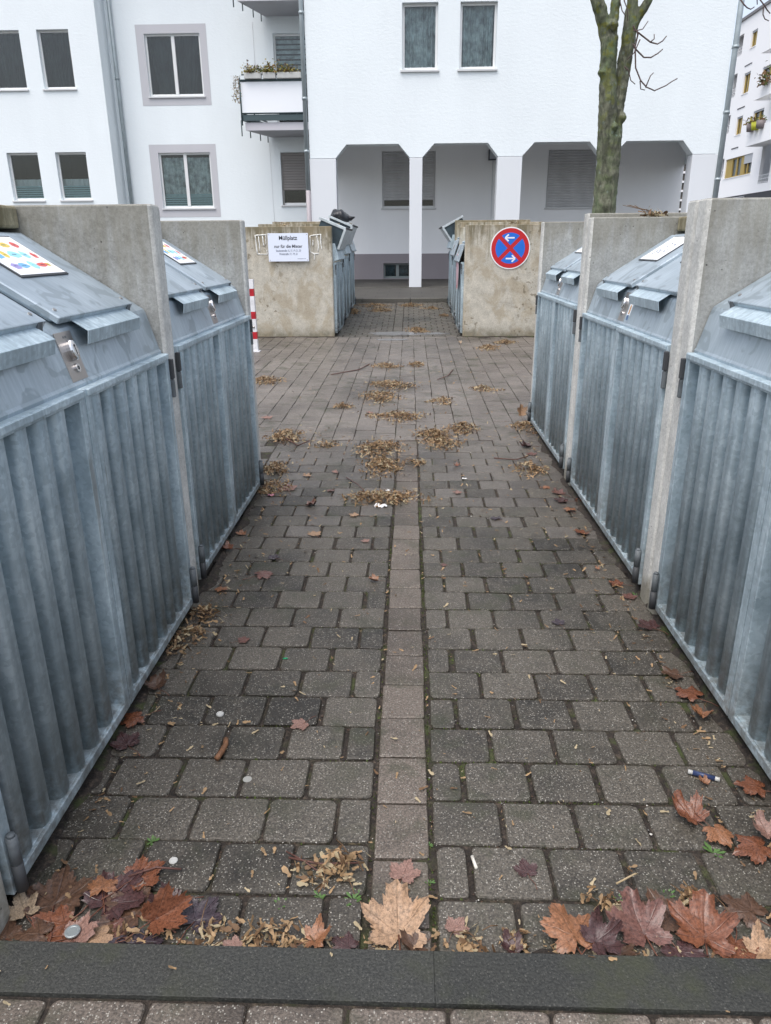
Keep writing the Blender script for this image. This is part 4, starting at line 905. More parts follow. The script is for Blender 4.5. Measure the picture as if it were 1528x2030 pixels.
STALK = mat('leaf_stalk', (.13, .05, .03), .5)
def leaf_mesh(seed, curl, fold):
    rd = random.Random(seed); lobes = [(90, 1.0), (90-52+rd.uniform(-5, 5), .88), (90+52+rd.uniform(-5, 5), .88), (90-108+rd.uniform(-6, 6), .62), (90+108+rd.uniform(-6, 6), .62)]
    base = (0, -.18); rs = []
    def rad(a):
        r = .36
        for la, lr in lobes:
            d = abs((a-la+180) % 360-180); 
            if d < 40: 
                t = d/40; rr = lr*(1-t**.9*.56)
                # side teeth
                for tc, th in ((.36, .13), (.62, .08)): rr += lr*th*max(0, 1-abs(t-tc)/.10)
                r = max(r, rr)
        d = abs((a-270+180) % 360-180)
        if d < 28: r = min(r, .26-.22*(1-d/28))
        return r
    angs = set(range(0, 360, 5))
    for la, lr in lobes: 
        for o_ in (-24, -20.5, -14, -12, -8, -2, 0, 2, 8, 12, 14, 20.5, 24): angs.add(round((la+o_) % 360, 2))
    angs = sorted(angs); n = len(angs); vs = [(0, 0, 0)]; vein = [1]; rings = (.12, .3, .5, .7, .86, 1)
    cph = rd.uniform(0, 6.28)
    for t in rings:
        for a in angs:
            r = rad(a)*t*(1+rd.uniform(-.05, .05)*(t == 1)-(.22*max(0, noise.noise(Vector((cos(radians(a))*2.2, sin(radians(a))*2.2, seed*3.1)))-.12)*t)); x, y = r*cos(radians(a)), r*sin(radians(a))
            vn = any(abs((a-la+180) % 360-180) < .6 for la, _ in lobes)
            z = curl*(r**2)*(.6+.8*noise.noise(Vector((x*2, y*2, seed))))+.05*noise.noise(Vector((x*5, y*5, seed+3)))-.01*(1 if vn else 0)*(1-t)
            xx = x
            if fold: z += abs(x)*fold*.8; xx = x*(1-fold*.25)
            vs.append((xx, y, z)); vein.append(1 if vn else 0)
    fs = [(0, 1+i, 1+(i+1) % n) for i in range(n)]
    for k_ in range(len(rings)-1):
        for i in range(n): fs.append((1+k_*n+i, 1+(k_+1)*n+i, 1+(k_+1)*n+(i+1) % n, 1+k_*n+(i+1) % n))
    zmin = min(v[2] for v in vs); vs = [(x, y, z-zmin*.6) for x, y, z in vs]
    vs = [(x*.5, y*.5, z*.5) for x, y, z in vs]
    me = bpy.data.meshes.new('leaf'); me.from_pydata(vs, [], fs); me.update()
    at = me.attributes.new('vein', 'FLOAT', 'POINT'); at.data.foreach_set('value', [float(v) for v in vein])
    for p in me.polygons: p.use_smooth = True
    return me
LSH = [(1, .18, .05), (2, .45, .1), (3, .85, .3), (4, -.4, 0), (5, .5, .8)]
lcache = {}
def leaf(x, y, size, colr, shp, rot, label, tilt=(0, 0), zoff=.004, group='fallen leaves on the paving', stalk=True, loc=None):
    key = (colr, shp)
    if key not in lcache:
        me = leaf_mesh(*LSH[shp]); me.materials.append(LM[colr]); o = bpy.data.objects.new('fallen_leaf', me)
        s = MB(); sg = random.Random(shp); s.tube([(0, -.02, .012), (.01, -.2, .02), (.04+.05*sg.random(), -.42, .03), (.1*sg.random(), -.6, .02)], [.009, .008, .007, .012], 6)
        C.objects.link(o); so_ = s.build('stalk', STALK, o); lcache[key] = (o, so_); o2, s2 = o, so_
    else:
        o2 = lcache[key][0].copy(); C.objects.link(o2); s2 = lcache[key][1].copy(); s2.parent = o2; C.objects.link(s2)
    if not stalk: bpy.data.objects.remove(s2) if s2 != lcache[key][1] else None
    if y < 1.34: y -= .022
    z = gz(y)+zoff*(.5 if y < 1.4 else 1); o2.location = loc or (x, y, z); o2.scale = (size*(1.15 if y < 1.7 else 1.1),)*3
    o2.rotation_euler = (radians(tilt[0])+.02*(y-gz(y) > 4), radians(tilt[1]), radians(rot))
    tag(o2, label, 'leaf', group)
    if 1.1 < y < 1.36 and colr:      # pushed up against the kerb: bend the blade at its face
        o2.data = o2.data.copy(); M_ = Matrix.LocRotScale(o2.location, o2.rotation_euler, o2.scale); Mi = M_.inverted()
        for v in o2.data.vertices:
            q = M_@v.co
            if q.y < 1.156: q.z = min(.034, q.z+(1.156-q.y)*.5); q.y = 1.152+.004*noise.noise(q*40); v.co = Mi@q
    return o2
LV = [
(-.021, 1.232, .20, 'tan', 1, 4, 'large tan maple leaf leaning on the kerb at the middle', (14, 0), .02),
(-.014, 1.373, .098, 'pink', 0, -20, 'pinkish brown leaf flat on the pale middle strip above the tan leaf'),
(.105, 1.250, .07, 'pink', 0, -35, 'small round pink brown leaf just right of the large tan one'),
(.364, 1.222, .17, 'orange', 3, 20, 'orange leaf with a dark curled half against the kerb', (10, 8), .02),
(.41, 1.215, .12, 'maroon', 2, -60, 'dark curled leaf lying over the orange leaf at the kerb', (10, 15), .035),
(.526, 1.246, .18, 'red', 1, 12, 'large dusty red leaf leaning on the kerb left of the rust coloured one', (10, 0), .016),
(.657, 1.240, .19, 'rust', 1, -15, 'large wet rust coloured leaf at the kerb on the right', (8, 0), .014),
(.787, 1.306, .13, 'brown', 3, 40, 'brown jagged leaf above the rust leaf near the right bin'),
(.76, 1.205, .11, 'tan', 2, -70, 'tan leaf end at the kerb in the right corner', (8, 0), .012),
(.518, 1.305, .085, 'beige', 3, 60, 'small beige leaf behind the large dusty red one'),
(.293, 1.393, .075, 'maroon', 0, 10, 'small maroon leaf alone in the middle of a paver'),
(.981, 1.695, .11, 'rust', 3, 70, 'rust leaf against the foot of the near right bin door', (5, 0), .01),
(.762, 1.577, .13, 'rust', 2, 30, 'long folded rust and orange leaf across a joint on the right', (0, 0), .006),
(.80, 1.53, .10, 'orange', 3, 200, 'orange curled leaf under the end of the long folded rust leaf', (0, 0), .012),
(.89, 1.474, .13, 'rust', 3, 100, 'wide rust leaf cut by the right edge of the photo', (0, 0), .01),
(.92, 1.50, .10, 'pink', 2, 10, 'pinkish curled leaf on top of the wide rust leaf at the right edge', (0, 0), .03),
(.851, 1.723, .045, 'orange', 2, 50, 'tiny orange leaf beside the blue and white lighter'),
(.707, 1.05, .12, 'red', 1, 20, 'dark red leaf with a long stalk on the near paving at the bottom right'),
(-.885, 1.263, .10, 'beige', 1, 40, 'crinkled light brown leaf beside the near left concrete post foot', (0, 0), .02),
(-.83, 1.293, .19, 'brown', 0, 10, 'large wet dark brown leaf in the pile at the left'),
(-.706, 1.296, .19, 'maroon', 0, -30, 'large wet maroon leaf in the middle of the left pile', (0, 0), .012),
(-.66, 1.345, .13, 'rust', 0, -50, 'rust tinged leaf with long stalk at the back of the left pile', (0, 0), .02),
(-.749, 1.2, .12, 'pink', 1, -80, 'dusty pink leaf at the kerb in the left pile', (6, 0), .02),
(-.575, 1.25, .15, 'rust', 4, -50, 'folded orange brown leaf standing on edge in the left pile', (0, 35), .03),
(-.486, 1.256, .13, 'purple', 0, -30, 'dark purple leaf at the right end of the left pile', (0, 0), .008),
(-.82, 1.205, .11, 'brown', 3, 90, 'brown crumpled leaf at the kerb below the dark brown one', (5, 0), .012),
(-.59, 1.2, .15, 'purple', 0, 160, 'wet blackish purple leaf at the kerb under the folded orange one', (3, 0), .01),
(-.677, 1.205, .10, 'tan', 3, 130, 'small tan leaf at the kerb in the left pile', (6, 0), .016),
(-.73, 1.33, .10, 'orange', 3, 20, 'yellowish orange scrap of leaf on the left pile', (0, 0), .02),
(-.378, 1.19, .06, 'pink', 0, 70, 'small pink leaf tip at the kerb right of the left pile', (6, 0), .01),
(-.21, 1.205, .09, 'orange', 2, -80, 'small orange leaf on the seed heap left of the large tan leaf', (8, 0), .03),
(-.13, 1.195, .08, 'maroon', 3, 60, 'small dark leaf tucked under the left lobe of the tan leaf', (8, 0), .01),
(.23, 1.2, .07, 'maroon', 2, 30, 'small maroon leaf among seeds at the kerb', (8, 0), .01),
(-.342, 1.973, .085, 'pink', 0, 130, 'faint brown leaf on the pavers left of the strip'),
(-.154, 3.052, .07, 'orange', 4, 80, 'small orange leaf touching the left side of the strip'),
(-.504, 3.617, .095, 'tan', 0, 25, 'pale orange star shaped leaf on the left pavers'),
(-.702, 3.098, .13, 'red', 3, -60, 'large reddish leaf on the left pavers near the second bin'),
(-.843, 2.94, .085, 'orange', 3, 30, 'orange leaf beside the foot of the middle left post'),
(-.918, 3.40, .10, 'rust', 2, 80, 'rust leaf against the bottom rail of the second left bin', (0, 0), .01),
(-.309, 3.924, .08, 'tan', 0, 70, 'tan leaf with pointed end below the long seed trail'),
(-.228, 3.529, .06, 'pink', 0, 20, 'faint pink leaf on a dark paver left of the strip'),
(-.667, 3.305, .08, 'purple', 0, 50, 'flat dark purple leaf left of the strip'),
(-.773, 4.369, .16, 'pink', 0, 10, 'wide pinkish tan leaf near the end of the second left bin'),
(-.602, 4.089, .10, 'red', 2, -100, 'reddish curled leaf below the wide pinkish one'),
(-.681, 4.644, .08, 'tan', 1, 50, 'tan leaf left of the middle seed heap'),
(-.498, 4.343, .07, 'red', 3, 10, 'small red brown leaf at the left end of the seed trail'),
(-.50, 4.72, .07, 'pink', 1, 10, 'small pink leaf just left of the middle seed heap'),
(-.661, 5.363, .07, 'beige', 2, 10, 'beige curled leaf on the left before the driveway'),
(-1.05, 5.622, .10, 'tan', 3, 50, 'tan leaf in the corner at the end of the second left bin'),
(-.658, 2.496, .07, 'red', 0, -70, 'thin red leaf on the left pavers near the near left bin'),
(.929, 4.31, .12, 'red', 1, 30, 'red leaf along the far right bin doors'),
(.872, 4.423, .09, 'orange', 3, 80, 'orange leaf beside the post between far and middle right bins'),
(.93, 4.007, .10, 'orange', 3, 10, 'orange leaf at the bottom rail of the middle right bin', (0, 0), .01),
(.93, 4.18, .12, 'maroon', 0, 70, 'flat maroon leaf behind the orange one along the middle right bin'),
(.935, 3.667, .11, 'rust', 1, 120, 'rust leaf midway along the middle right bin'),
(.952, 3.034, .09, 'rust', 0, 60, 'rust leaf just before the second right post'),
(.96, 2.898, .08, 'red', 0, -20, 'bright red leaf at the second right post foot'),
(.896, 3.198, .035, 'orange', 2, 30, 'tiny bright orange leaf near the second right post'),
(.974, 2.637, .12, 'maroon', 0, 30, 'maroon leaf at the start of the near right bin door'),
(.954, 2.287, .11, 'brown', 1, 100, 'brown red leaf along the near right bin rail'),
(.966, 2.148, .13, 'rust', 3, 40, 'rust brown leaf midway along the near right bin rail', (0, 0), .008),
(.96, 2.05, .10, 'orange', 2, 140, 'orange brown curled leaf in front of the rust one along the near right bin', (0, 0), .01),
(.887, 5.35, .13, 'maroon', 2, 90, 'dark maroon leaf beside the far right bin doors'),
(.886, 5.15, .10, 'red', 0, 0, 'red leaf in front of the dark maroon one by the far right bin'),
(.955, 6.22, .15, 'tan', 4, 10, 'large pale brown leaf standing against the end of the far right bin', (60, 0), .05),
(.308, 4.323, .08, 'pink', 0, 80, 'long pinkish leaf right of the strip'),
(.493, 3.877, .09, 'purple', 3, 30, 'dark purple crumpled leaf on the right pavers'),
(.172, 3.233, .045, 'red', 0, 90, 'small red leaf close to the right side of the strip'),
(.325, 4.874, .06, 'rust', 2, 0, 'small dark red curled leaf right of the strip'),
(.611, 2.659, .07, 'purple', 0, 10, 'faint purple leaf pressed flat on the right pavers'),
(-.885, 1.979, .12, 'rust', 3, 120, 'rust leaf tucked against the near left bin rail', (0, 0), .01),
(-.90, 1.20, .12, 'brown', 0, 70, 'dark brown leaf wedged between the left post foot and the kerb', (0, 0), .006),
(-.78, 1.24, .17, 'rust', 0, 140, 'wet rust brown leaf under the middle of the left pile', (0, 0), .005),
(-.63, 1.27, .17, 'brown', 0, 60, 'wide wet brown leaf under the folded orange one in the left pile', (0, 0), .005),
(-.55, 1.30, .10, 'maroon', 2, 100, 'maroon leaf scrap behind the dark purple leaf'),
(-.69, 1.23, .14, 'red', 0, 190, 'dull red leaf low in the left pile near the kerb', (0, 0), .009),
(.60, 1.30, .15, 'brown', 0, 80, 'brown leaf under the back of the rust coloured leaf'),
(.72, 1.23, .14, 'rust', 0, 150, 'rust leaf beneath the tan one in the right corner', (0, 0), .006),
(.59, 1.21, .12, 'maroon', 0, 200, 'dark maroon leaf at the kerb between the red and rust leaves', (0, 0), .006),
(.46, 1.20, .10, 'brown', 2, 170, 'brown curled scrap between the orange and the dusty red leaf', (6, 0), .01),
(.02, 1.20, .09, 'brown', 2, 120, 'brown leaf piece under the right lobe of the large tan leaf', (4, 0), .008),
(-.88, 2.16, .12, 'brown', 2, 40, 'dark brown leaf along the near left bin rail', (0, 0), .01),
(-.87, 1.85, .12, 'maroon', 0, 40, 'dark maroon leaf along the near left bin rail, nearest the kerb', (0, 0), .008),
(-.351, 6.444, .09, 'pink', 1, 80, 'dusty pink leaf on the driveway beside the seed trail'),
(-1.25, 6.256, .13, 'pink', 0, 20, 'pink flat leaf on the driveway behind the second left bin'),
(.717, 10.722, .09, 'beige', 4, 20, 'pale folded leaf near the far right concrete wall', (20, 0), .01),
(1.02, 4.18, .06, 'rust', 1, 20, 'small rust leaf below the bottom rail of the middle right bin'),
(-.90, 3.62, .08, 'orange', 1, 20, 'orange leaf half under the second left bin rail'),
(-.85, 2.72, .09, 'purple', 0, 50, 'dull grey purple leaf among seeds at the middle left post'),
]
for l_ in LV: leaf(*l_[:7], **dict(tilt=l_[7] if len(l_) > 7 else (0, 0), zoff=l_[8] if len(l_) > 8 else .004))

# seeds: winged maple keys, tan, in clumps and scattered
SEED = [mat('seed_wing_tan', (.23, .165, .09), .7, fn=varied((.27, .175, .09), .4, 30)), mat('seed_wing_brown', (.125, .07, .033), .7), mat('seed_wing_pale', (.34, .275, .17), .7)]
def seed(mb, x, y, z, s, rd, flat=.5):
    q = Matrix.Rotation(rd.random()*6.28, 3, 'Z')@Matrix.Rotation(rd.gauss(0, flat), 3, 'X')@Matrix.Rotation(rd.gauss(0, flat), 3, 'Y'); c = rd.uniform(-.25, .25); w_ = rd.uniform(.7, 1.1)
    P2 = [(-.5, 0, 0), (-.36, .17*w_, .06), (-.38, -.13*w_, .06), (-.14, .10*w_, c*.3), (-.14, -.10*w_, c*.3), (.2, .28*w_, c*.9+.05), (.2, -.16*w_, c*.6), (.5, .2*w_, c*1.4), (.52, -.06, c*1.3)]
    mi = rd.choice((0, 0, 1, 2)); mb.add([Vector((x, y, z))+q@Vector(p)*s for p in P2], [(0, 2, 1), (1, 2, 4, 3), (3, 4, 6, 5), (5, 6, 8, 7)], mi)
CL = [(-.206, 4.207, .5, .17, 'long trail of winged seeds crossing the strip'), (-.2, 4.871, .21, .34, 'thick heap of winged seeds left of the strip'), (-.198, 5.31, .26, .3, 'seed heap at the left where the driveway begins'), (.191, 5.671, .24, .3, 'brown seed heap right of the strip at the driveway edge'), (.26, 5.42, .2, .22, 'darker seed heap just in front of the brown one'), (.447, 5.909, .19, .26, 'seed clump farthest right in the driveway group'), (-.122, 6.292, .35, .24, 'spread seed clump on the driveway in the middle'), (-.285, 7.075, .3, .5, 'big seed heap on the driveway'), (-.228, 7.695, .37, .34, 'seed heap behind the big one on the driveway'), (-.0, 4.93, .16, .08, 'little row of seeds on the strip'), (-.662, 5.377, .12, .12, 'small round seed clump left of the others'), (-.93, 4.78, .13, .26, 'seed heap against the second left bin end'), (-.88, 4.406, .18, .2, 'seeds along the second left bin rail end'), (-.98, 5.668, .2, .3, 'seed clump by the corner left of the driveway edge'), (-1.596, 7.985, .25, .25, 'seed strip at the left on the driveway'), (.737, 7.505, .18, .15, 'thin seed strip on the right of the driveway'), (-.293, 8.894, .21, .2, 'small seed clump in the driveway middle'), (.074, 8.96, .12, .26, 'round seed clump on the driveway ahead of the puddle'), (.3, 6.916, .14, .2, 'sparse pale seeds right of the big heap'), (1.083, 10.327, .19, .3, 'seed clump before the no stopping sign wall, left one'), (1.363, 10.807, .2, .3, 'seed clump before the no stopping sign wall, right one'), (.803, 4.821, .16, .2, 'pale seed cluster beside the far right bin'), (.965, 5.95, .12, .25, 'seeds at the far corner of the far right bin'), (-.87, 2.50, .12, .2, 'thick seed heap at the near left bin rail'), (-.86, 2.70, .12, .12, 'seeds at the foot of the middle left post'), (-.18, 1.399, .17, .09, 'dry seed stalk cluster left of the strip'), (-.269, 1.206, .19, .05, 'seed heap along the kerb left of the tan leaf'), (.136, 1.2, .08, .035, 'few seeds at the kerb right of the tan leaf'), (.2, 1.206, .12, .04, 'loose seeds at the kerb beside the maroon leaf'), (.47, 1.30, .09, .05, 'seeds beside the beige leaf on the right'), (.66, 1.33, .12, .04, 'seeds above the rust coloured leaf'), (-.62, 1.19, .12, .03, 'few seeds at the kerb on the left pile'), (-.44, 1.2, .09, .04, 'seeds at the right end of the left leaf pile'), (-.621, 6.684, .12, .17, 'sparse seeds left of the driveway heap'), (-.746, 15.1, .6, .3, 'seeds blown along the far kerb on the left'), (-.566, 14.472, .3, .4, 'seed heap in the far aisle'), (.015, 15.1, .4, .3, 'seeds blown along the far kerb in the middle'), (.112, 12.102, .22, .4, 'seed heap standing in the puddle'), (-1.08, 14.3, .14, .5, 'leaf and seed heap by the far left bin'), (.406, 14.648, .2, .2, 'small seed clump in the far aisle near the right bins'), (.61, 13.705, .1, .2, 'few seeds beside the far right bins')]
rd = random.Random(21)
for (x, y, w_, h_, lab) in CL:
    m = MB(); n = int(min(520, max(24, w_*h_*7000))); bigc = y > 1.6 and w_*h_ > .05
    hgt = min(.05, .3*min(w_, h_)+.008); nb = max(1, int(n/22)); subs = [(rd.gauss(0, w_*.27), rd.gauss(0, h_*.27)) for _ in range(nb)]
    for i in range(n):
        sx_, sy_ = rd.choice(subs); sp = min(w_, h_)*.17+.012
        xx, yy = sx_+rd.gauss(0, sp), sy_+rd.gauss(0, sp); yy = max(yy, 1.165-y+.02*rd.random()); k_ = max(0, 1-math.hypot(xx/(w_*.5), yy/(h_*.5))); seed(m, xx, yy, gz(y+yy)-gz(y)+.005+rd.random()*hgt*(.2+k_), rd.uniform(.019, .032), rd, .7)
    for i in range(max(2, n//14)):
        a_ = rd.random()*6.28; l_ = rd.uniform(.03, .08); xx, yy = rd.gauss(0, w_*.25), rd.gauss(0, h_*.25); zz_ = gz(y+yy)-gz(y)+.01+rd.random()*hgt*.6
        m.tube([(xx, yy, zz_), (xx+cos(a_)*l_*.5, yy+sin(a_)*l_*.5, zz_+.006), (xx+cos(a_)*l_, yy+sin(a_)*l_, zz_)], .0012, 4, 1)
    tag(m.build('seed_cluster', SEED, loc=(x, y, gz(y))), lab, 'seeds', 'clumps of fallen winged seeds')
# single scattered seeds and crumbs: nobody could count them
m = MB()
for i in range(2600):
    t = rd.random()
    if t < .26: x = rd.choice((-.87-abs(rd.gauss(0, .0))+abs(rd.gauss(0, .06)), .96-abs(rd.gauss(0, .06)))); y = rd.uniform(1.2, 6)
    elif t < .36: x = rd.uniform(-.9, .95); y = 1.165+abs(rd.gauss(0, .03))
    elif t < .75: x = rd.uniform(-.9, .98); y = 1.2+4.6*rd.random()**.8
    elif t < .757: x = rd.uniform(-1, 1); y = rd.uniform(.85, 1.17)
    else: x = rd.gauss(-.1, .6); y = rd.uniform(5.6, 9.5)
    if rd.random() < .45 and y < 5.5 and y > 1.2:   # drawn into the joints
        x = (round((x-.062)/L*2)/2*L+.062) if x > 0 else (-.098+round((x+.098)/L*2)/2*L)
    seed(m, x, y, gz(y)+.004+(.033 if y < 1.15 else 0), rd.uniform(.009, .028) if rd.random() < .7 else .008, rd, .25)
tag(m.build('scattered_seeds', SEED), kind='stuff'); bpy.data.objects['scattered_seeds']['label'] = 'single winged seeds and crumbs scattered over the pavers'
m = MB()
for i in range(2200):
    x = rd.uniform(-.95, 1.0); y = 1.18+4.3*rd.random()**1.3
    if rd.random() < .7: x = (round((x-.062)/L*2)/2*L+.062+rd.gauss(0, .004)) if x > .05 else (-.098+round((x+.098)/L*2)/2*L+rd.gauss(0, .004)); zz_ = -.007
    else: y = 1.317+round((y-1.317)/H)*H+rd.gauss(0, .003); zz_ = -.006
    s = rd.uniform(.0012, .0035)*(1.6 if rd.random() < .08 else 1); P2 = [(s*rd.uniform(.7, 1.2)*a_, s*rd.uniform(.7, 1.2)*b_, s*.6*c_) for a_, b_, c_ in ((1, 0, 0), (0, 1, 0), (-1, 0, 0), (0, -1, 0), (0, 0, 1), (0, 0, -1))]
    m.add([(x+p[0], y+p[1], gz(y)+zz_+s*.3+p[2]) for p in P2], [(0, 1, 4), (1, 2, 4), (2, 3, 4), (3, 0, 4), (1, 0, 5), (2, 1, 5), (3, 2, 5), (0, 3, 5)], 0 if rd.random() < .72 else (1 if rd.random() < .7 else 2))
g_ = tag(m.build('grit', [mat('grit_brown', (.06, .035, .022), .9), mat('grit_grey', (.17, .165, .15), .8), mat('grit_white', (.5, .48, .44), .7)]), kind='stuff')
# moss and tiny weeds in the joints
MOSS = [mat('moss_green', (.075, .11, .018), .9), mat('moss_olive', (.045, .055, .014), .9)]
m = MB()
for i in range(9000):
    x = rd.uniform(-.5, 1.0); y = 1.2+4*rd.random(); 
    if noise.noise(Vector((x*2.2, y*1.4, 9))) < .02 and rd.random() < .8: continue
    if rd.random() < .5: x = rd.choice((.056, .062, -.095)) if rd.random() < .4 else (round((x-.062)/L*2)/2*L+.062); x += rd.gauss(0, .003)
    else: y = 1.317+round((y-1.317)/H)*H+rd.gauss(0, .002)
    s = rd.uniform(.0015, .004); a_ = rd.random()*6.28
    m.add([(x+s*cos(a_), y+s*sin(a_), -.008), (x-s*cos(a_), y-s*sin(a_), -.008), (x+rd.uniform(-s, s), y+rd.uniform(-s, s), -.008+s*2)], [(0, 1, 2)], rd.randrange(2))
tag(m.build('moss', MOSS), kind='stuff')
WEED = mat('weed_green', (.07, .14, .035), .6)
def weed(x, y, n, s, label):
    root = MB()
    for i in range(n):
        a_ = i*2.4+rd.random(); l_ = s*rd.uniform(.5, 1); e = rd.uniform(.2, .8)
        d = Vector((cos(a_), sin(a_), e*.7)); p = Vector((0, 0, 0)); sd_ = Vector((-sin(a_), cos(a_), 0))*l_*.16
        root.add([p, p+d*l_*.4+sd_*.6, p+d*l_*.75+sd_, p+d*l_, p+d*l_*.75-sd_, p+d*l_*.4-sd_*.6], [(0, 1, 5), (1, 2, 4, 5), (2, 3, 4)], 0)
    tag(root.build('weed', WEED, loc=(x, y, gz(y)-.006)), label, 'weed', 'small weeds in the joints')
weed(-.67, 1.477, 9, .025, 'small weed in the joint left, above the left leaf pile'); weed(-.301, 1.292, 12, .026, 'weed in the joint left of the large tan leaf'); weed(.053, 1.483, 7, .018, 'tiny weed at the right side of the strip, upper one'); weed(.776, 1.475, 12, .03, 'bright weed under the long folded rust leaf')
weed(.053, 1.365, 7, .016, 'tiny weed at the right side of the strip, lower one'); weed(-.48, 1.205, 9, .028, 'weed among leaves at the right end of the left pile'); weed(-.13, 1.31, 14, .03, 'grassy weed patch left of the pinkish leaf'); weed(-.21, 1.315, 12, .022, 'moss like weed tuft below the dry seed cluster')
weed(.5, 1.33, 9, .02, 'weed tuft above the dusty red leaf'); weed(.62, 1.345, 9, .02, 'weed tuft above the rust coloured leaf'); weed(1.0, 2.93, 9, .03, 'weed at the second right post foot'); weed(-.88, 4.75, 8, .03, 'weed by the end of the second left bin')
# packed dirt drifted against the bin feet and the kerb
def dirt(path, wd, seedv):
    m = MB(); n = len(path)-1; N_ = n*60; vs = []
    for i in range(N_+1):
        t = i/60; k_ = min(n-1, int(t)); f_ = t-k_; a_, b_ = path[k_], path[k_+1]; x = a_[0]*(1-f_)+b_[0]*f_; y = a_[1]*(1-f_)+b_[1]*f_
        nx_, ny_ = a_[2], a_[3]; w_ = wd*(.55+1.1*noise.noise(Vector((x*5, y*5, seedv)))+.5*noise.noise(Vector((x*23, y*23, seedv))))
        w_ = max(.004, w_)
        for q, h_ in ((0, .011), (.35, .009), (.7, .004), (1, -.004)): vs.append((x+nx_*w_*q, y+ny_*w_*q, gz(y)+h_+.003*noise.noise(Vector((x*60, y*60, q*9)))*(q < 1)))
    m.add(vs, [(i*4+j, i*4+j+1, (i+1)*4+j+1, (i+1)*4+j) for i in range(N_) for j in range(3)], 0, True)
    tag(m.build('dirt', SOIL), kind='structure')
dirt([(-.935, 1.16, 1, 0), (-.935, 2.9, 1, 0), (-.965, 4.5, 1, 0)], .055, 3); dirt([(1.03, 1.16, -1, 0), (1.03, 2.9, -1, 0), (1.02, 4.5, -1, 0), (1.02, 6.1, -1, 0)], .05, 5); dirt([(-.95, 1.15, 0, 1), (0, 1.15, 0, 1), (1.05, 1.15, 0, 1)], .04, 8)
dirt([(-2.5, 11.5, 0, -1), (-1.17, 11.5, 0, -1)], .10, 9); dirt([(.8, 11.47, 0, -1), (2.2, 11.47, 0, -1)], .16, 11)
# twigs
def twig(pts, r, label, mt=None):
    m = MB(); p0 = pts[0]; m.tube([(p[0]-p0[0], p[1]-p0[1], gz(p[1])-gz(p0[1])+p[2]) for p in pts], [r*(1-.4*i/len(pts)) for i in range(len(pts))], 6)
    tag(m.build('twig', mt or mat('twig_brown', (.10, .045, .035), .6), loc=(p0[0], p0[1], gz(p0[1]))), label, 'twig', 'fallen twigs')
twig([(-.30, 1.42, .008), (-.22, 1.395, .016), (-.12, 1.402, .014)], .003, 'reddish twig lying across the dry seed cluster'); twig([(-.31, 1.44, .008), (-.26, 1.405, .014), (-.21, 1.37, .008)], .0022, 'second thin twig crossing the dry seed cluster')
twig([(-.56, 1.375, .01), (-.62, 1.37, .02), (-.68, 1.345, .016)], .0028, 'long leaf stalk above the left pile')
twig([(.5, 1.36, .008), (.55, 1.38, .02), (.56, 1.39, .01)], .0025, 'pale short twig at the right above the seeds', mat('twig_pale', (.35, .27, .16), .7))
twig([(-.5, 9.0, .01), (-.6, 8.6, .012), (-.9, 8.3, .01)], .007, 'thin dark twig on the driveway left of the middle'); twig([(.5, 8.6, .01), (.42, 8.2, .012), (.3, 8.0, .01)], .006, 'thin twig on the driveway right of the middle')
twig([(-1.0, 5.6, .01), (-.85, 5.35, .015), (-.78, 5.5, .01)], .006, 'dark twig left of the strip at the driveway edge'); twig([(.6, 5.05, .01), (.75, 5.0, .012), (.85, 5.1, .01)], .005, 'dark twig right of the strip before the far right bin')
twig([(-.42, 4.6, .01), (-.33, 4.45, .012), (-.24, 4.2, .012)], .003, 'thin stem leading into the seed trail')
# little litter
def disc(name, x, y, r, h, mt, label, cat, z=0):
    m = MB(); n = 20; ring = [(cos(2*pi*i/n), sin(2*pi*i/n)) for i in range(n)]
    prof = [(r, 0), (r, h*.7), (r*.9, h), (r*.7, h), (r*.62, h*.75)]; vs = [(a_*q, b_*q, z_) for q, z_ in prof for a_, b_ in ring]
    m.add(vs, [(k_*n+i, k_*n+(i+1) % n, (k_+1)*n+(i+1) % n, (k_+1)*n+i) for k_ in range(4) for i in range(n)]+[tuple(4*n+i for i in range(n))]); return tag(m.build(name, mt, loc=(x, y, gz(y)+z)), label, cat)
disc('bottle_cap', -.624, 2.021, .0125, .006, mat('cap_white', (.45, .45, .43), .6), 'white bottle cap on the left pavers', 'bottle cap')
disc('chewing_gum', -.468, 1.713, .013, .0012, mat('gum_grey', (.28, .28, .26), .8), 'flat pale gum spot on a left paver', 'chewing gum'); disc('crown_cap', -.591, 1.409, .011, .004, mat('cap_white'), 'tiny whitish cap beside the left pile', 'bottle cap')
disc('crown_cap', -.748, 1.187, .017, .005, mat('cap_silver', (.3, .33, .33), .4, .5), 'silvery crown cap at the kerb in the left pile', 'bottle cap', .018)
m = MB(); m.tube([(-.004, .045, .008), (.003, .012, .013), (-.002, -.02, .01), (-.009, -.05, .01)], [.0085, .009, .0095, .0085], 8); tag(m.build('bark_piece', mat('bark_brown', (.16, .075, .035), .7, fn=varied((.16, .075, .035), .4, 60)), loc=(-.567, 1.839, 0)), 'curved brown stick piece on the left pavers', 'stick')
m = MB(); m.tube([(-.004, .018, .005), (.004, -.02, .005)], .0042, 10); tag(m.build('cigarette_butt', mat('butt_white', (.6, .57, .5), .8), loc=(.165, 1.421, 0)), 'white cigarette butt standing out in the joint right of the strip', 'cigarette butt')
m = MB(); m.tube([(-.009, 0, .003), (.009, .002, .003)], .003, 6); tag(m.build('plastic_scrap', mat('green_plastic', (.01, .3, .13), .4), loc=(-.464, 2.37, 0)), 'tiny green plastic scrap on a left paver', 'litter')
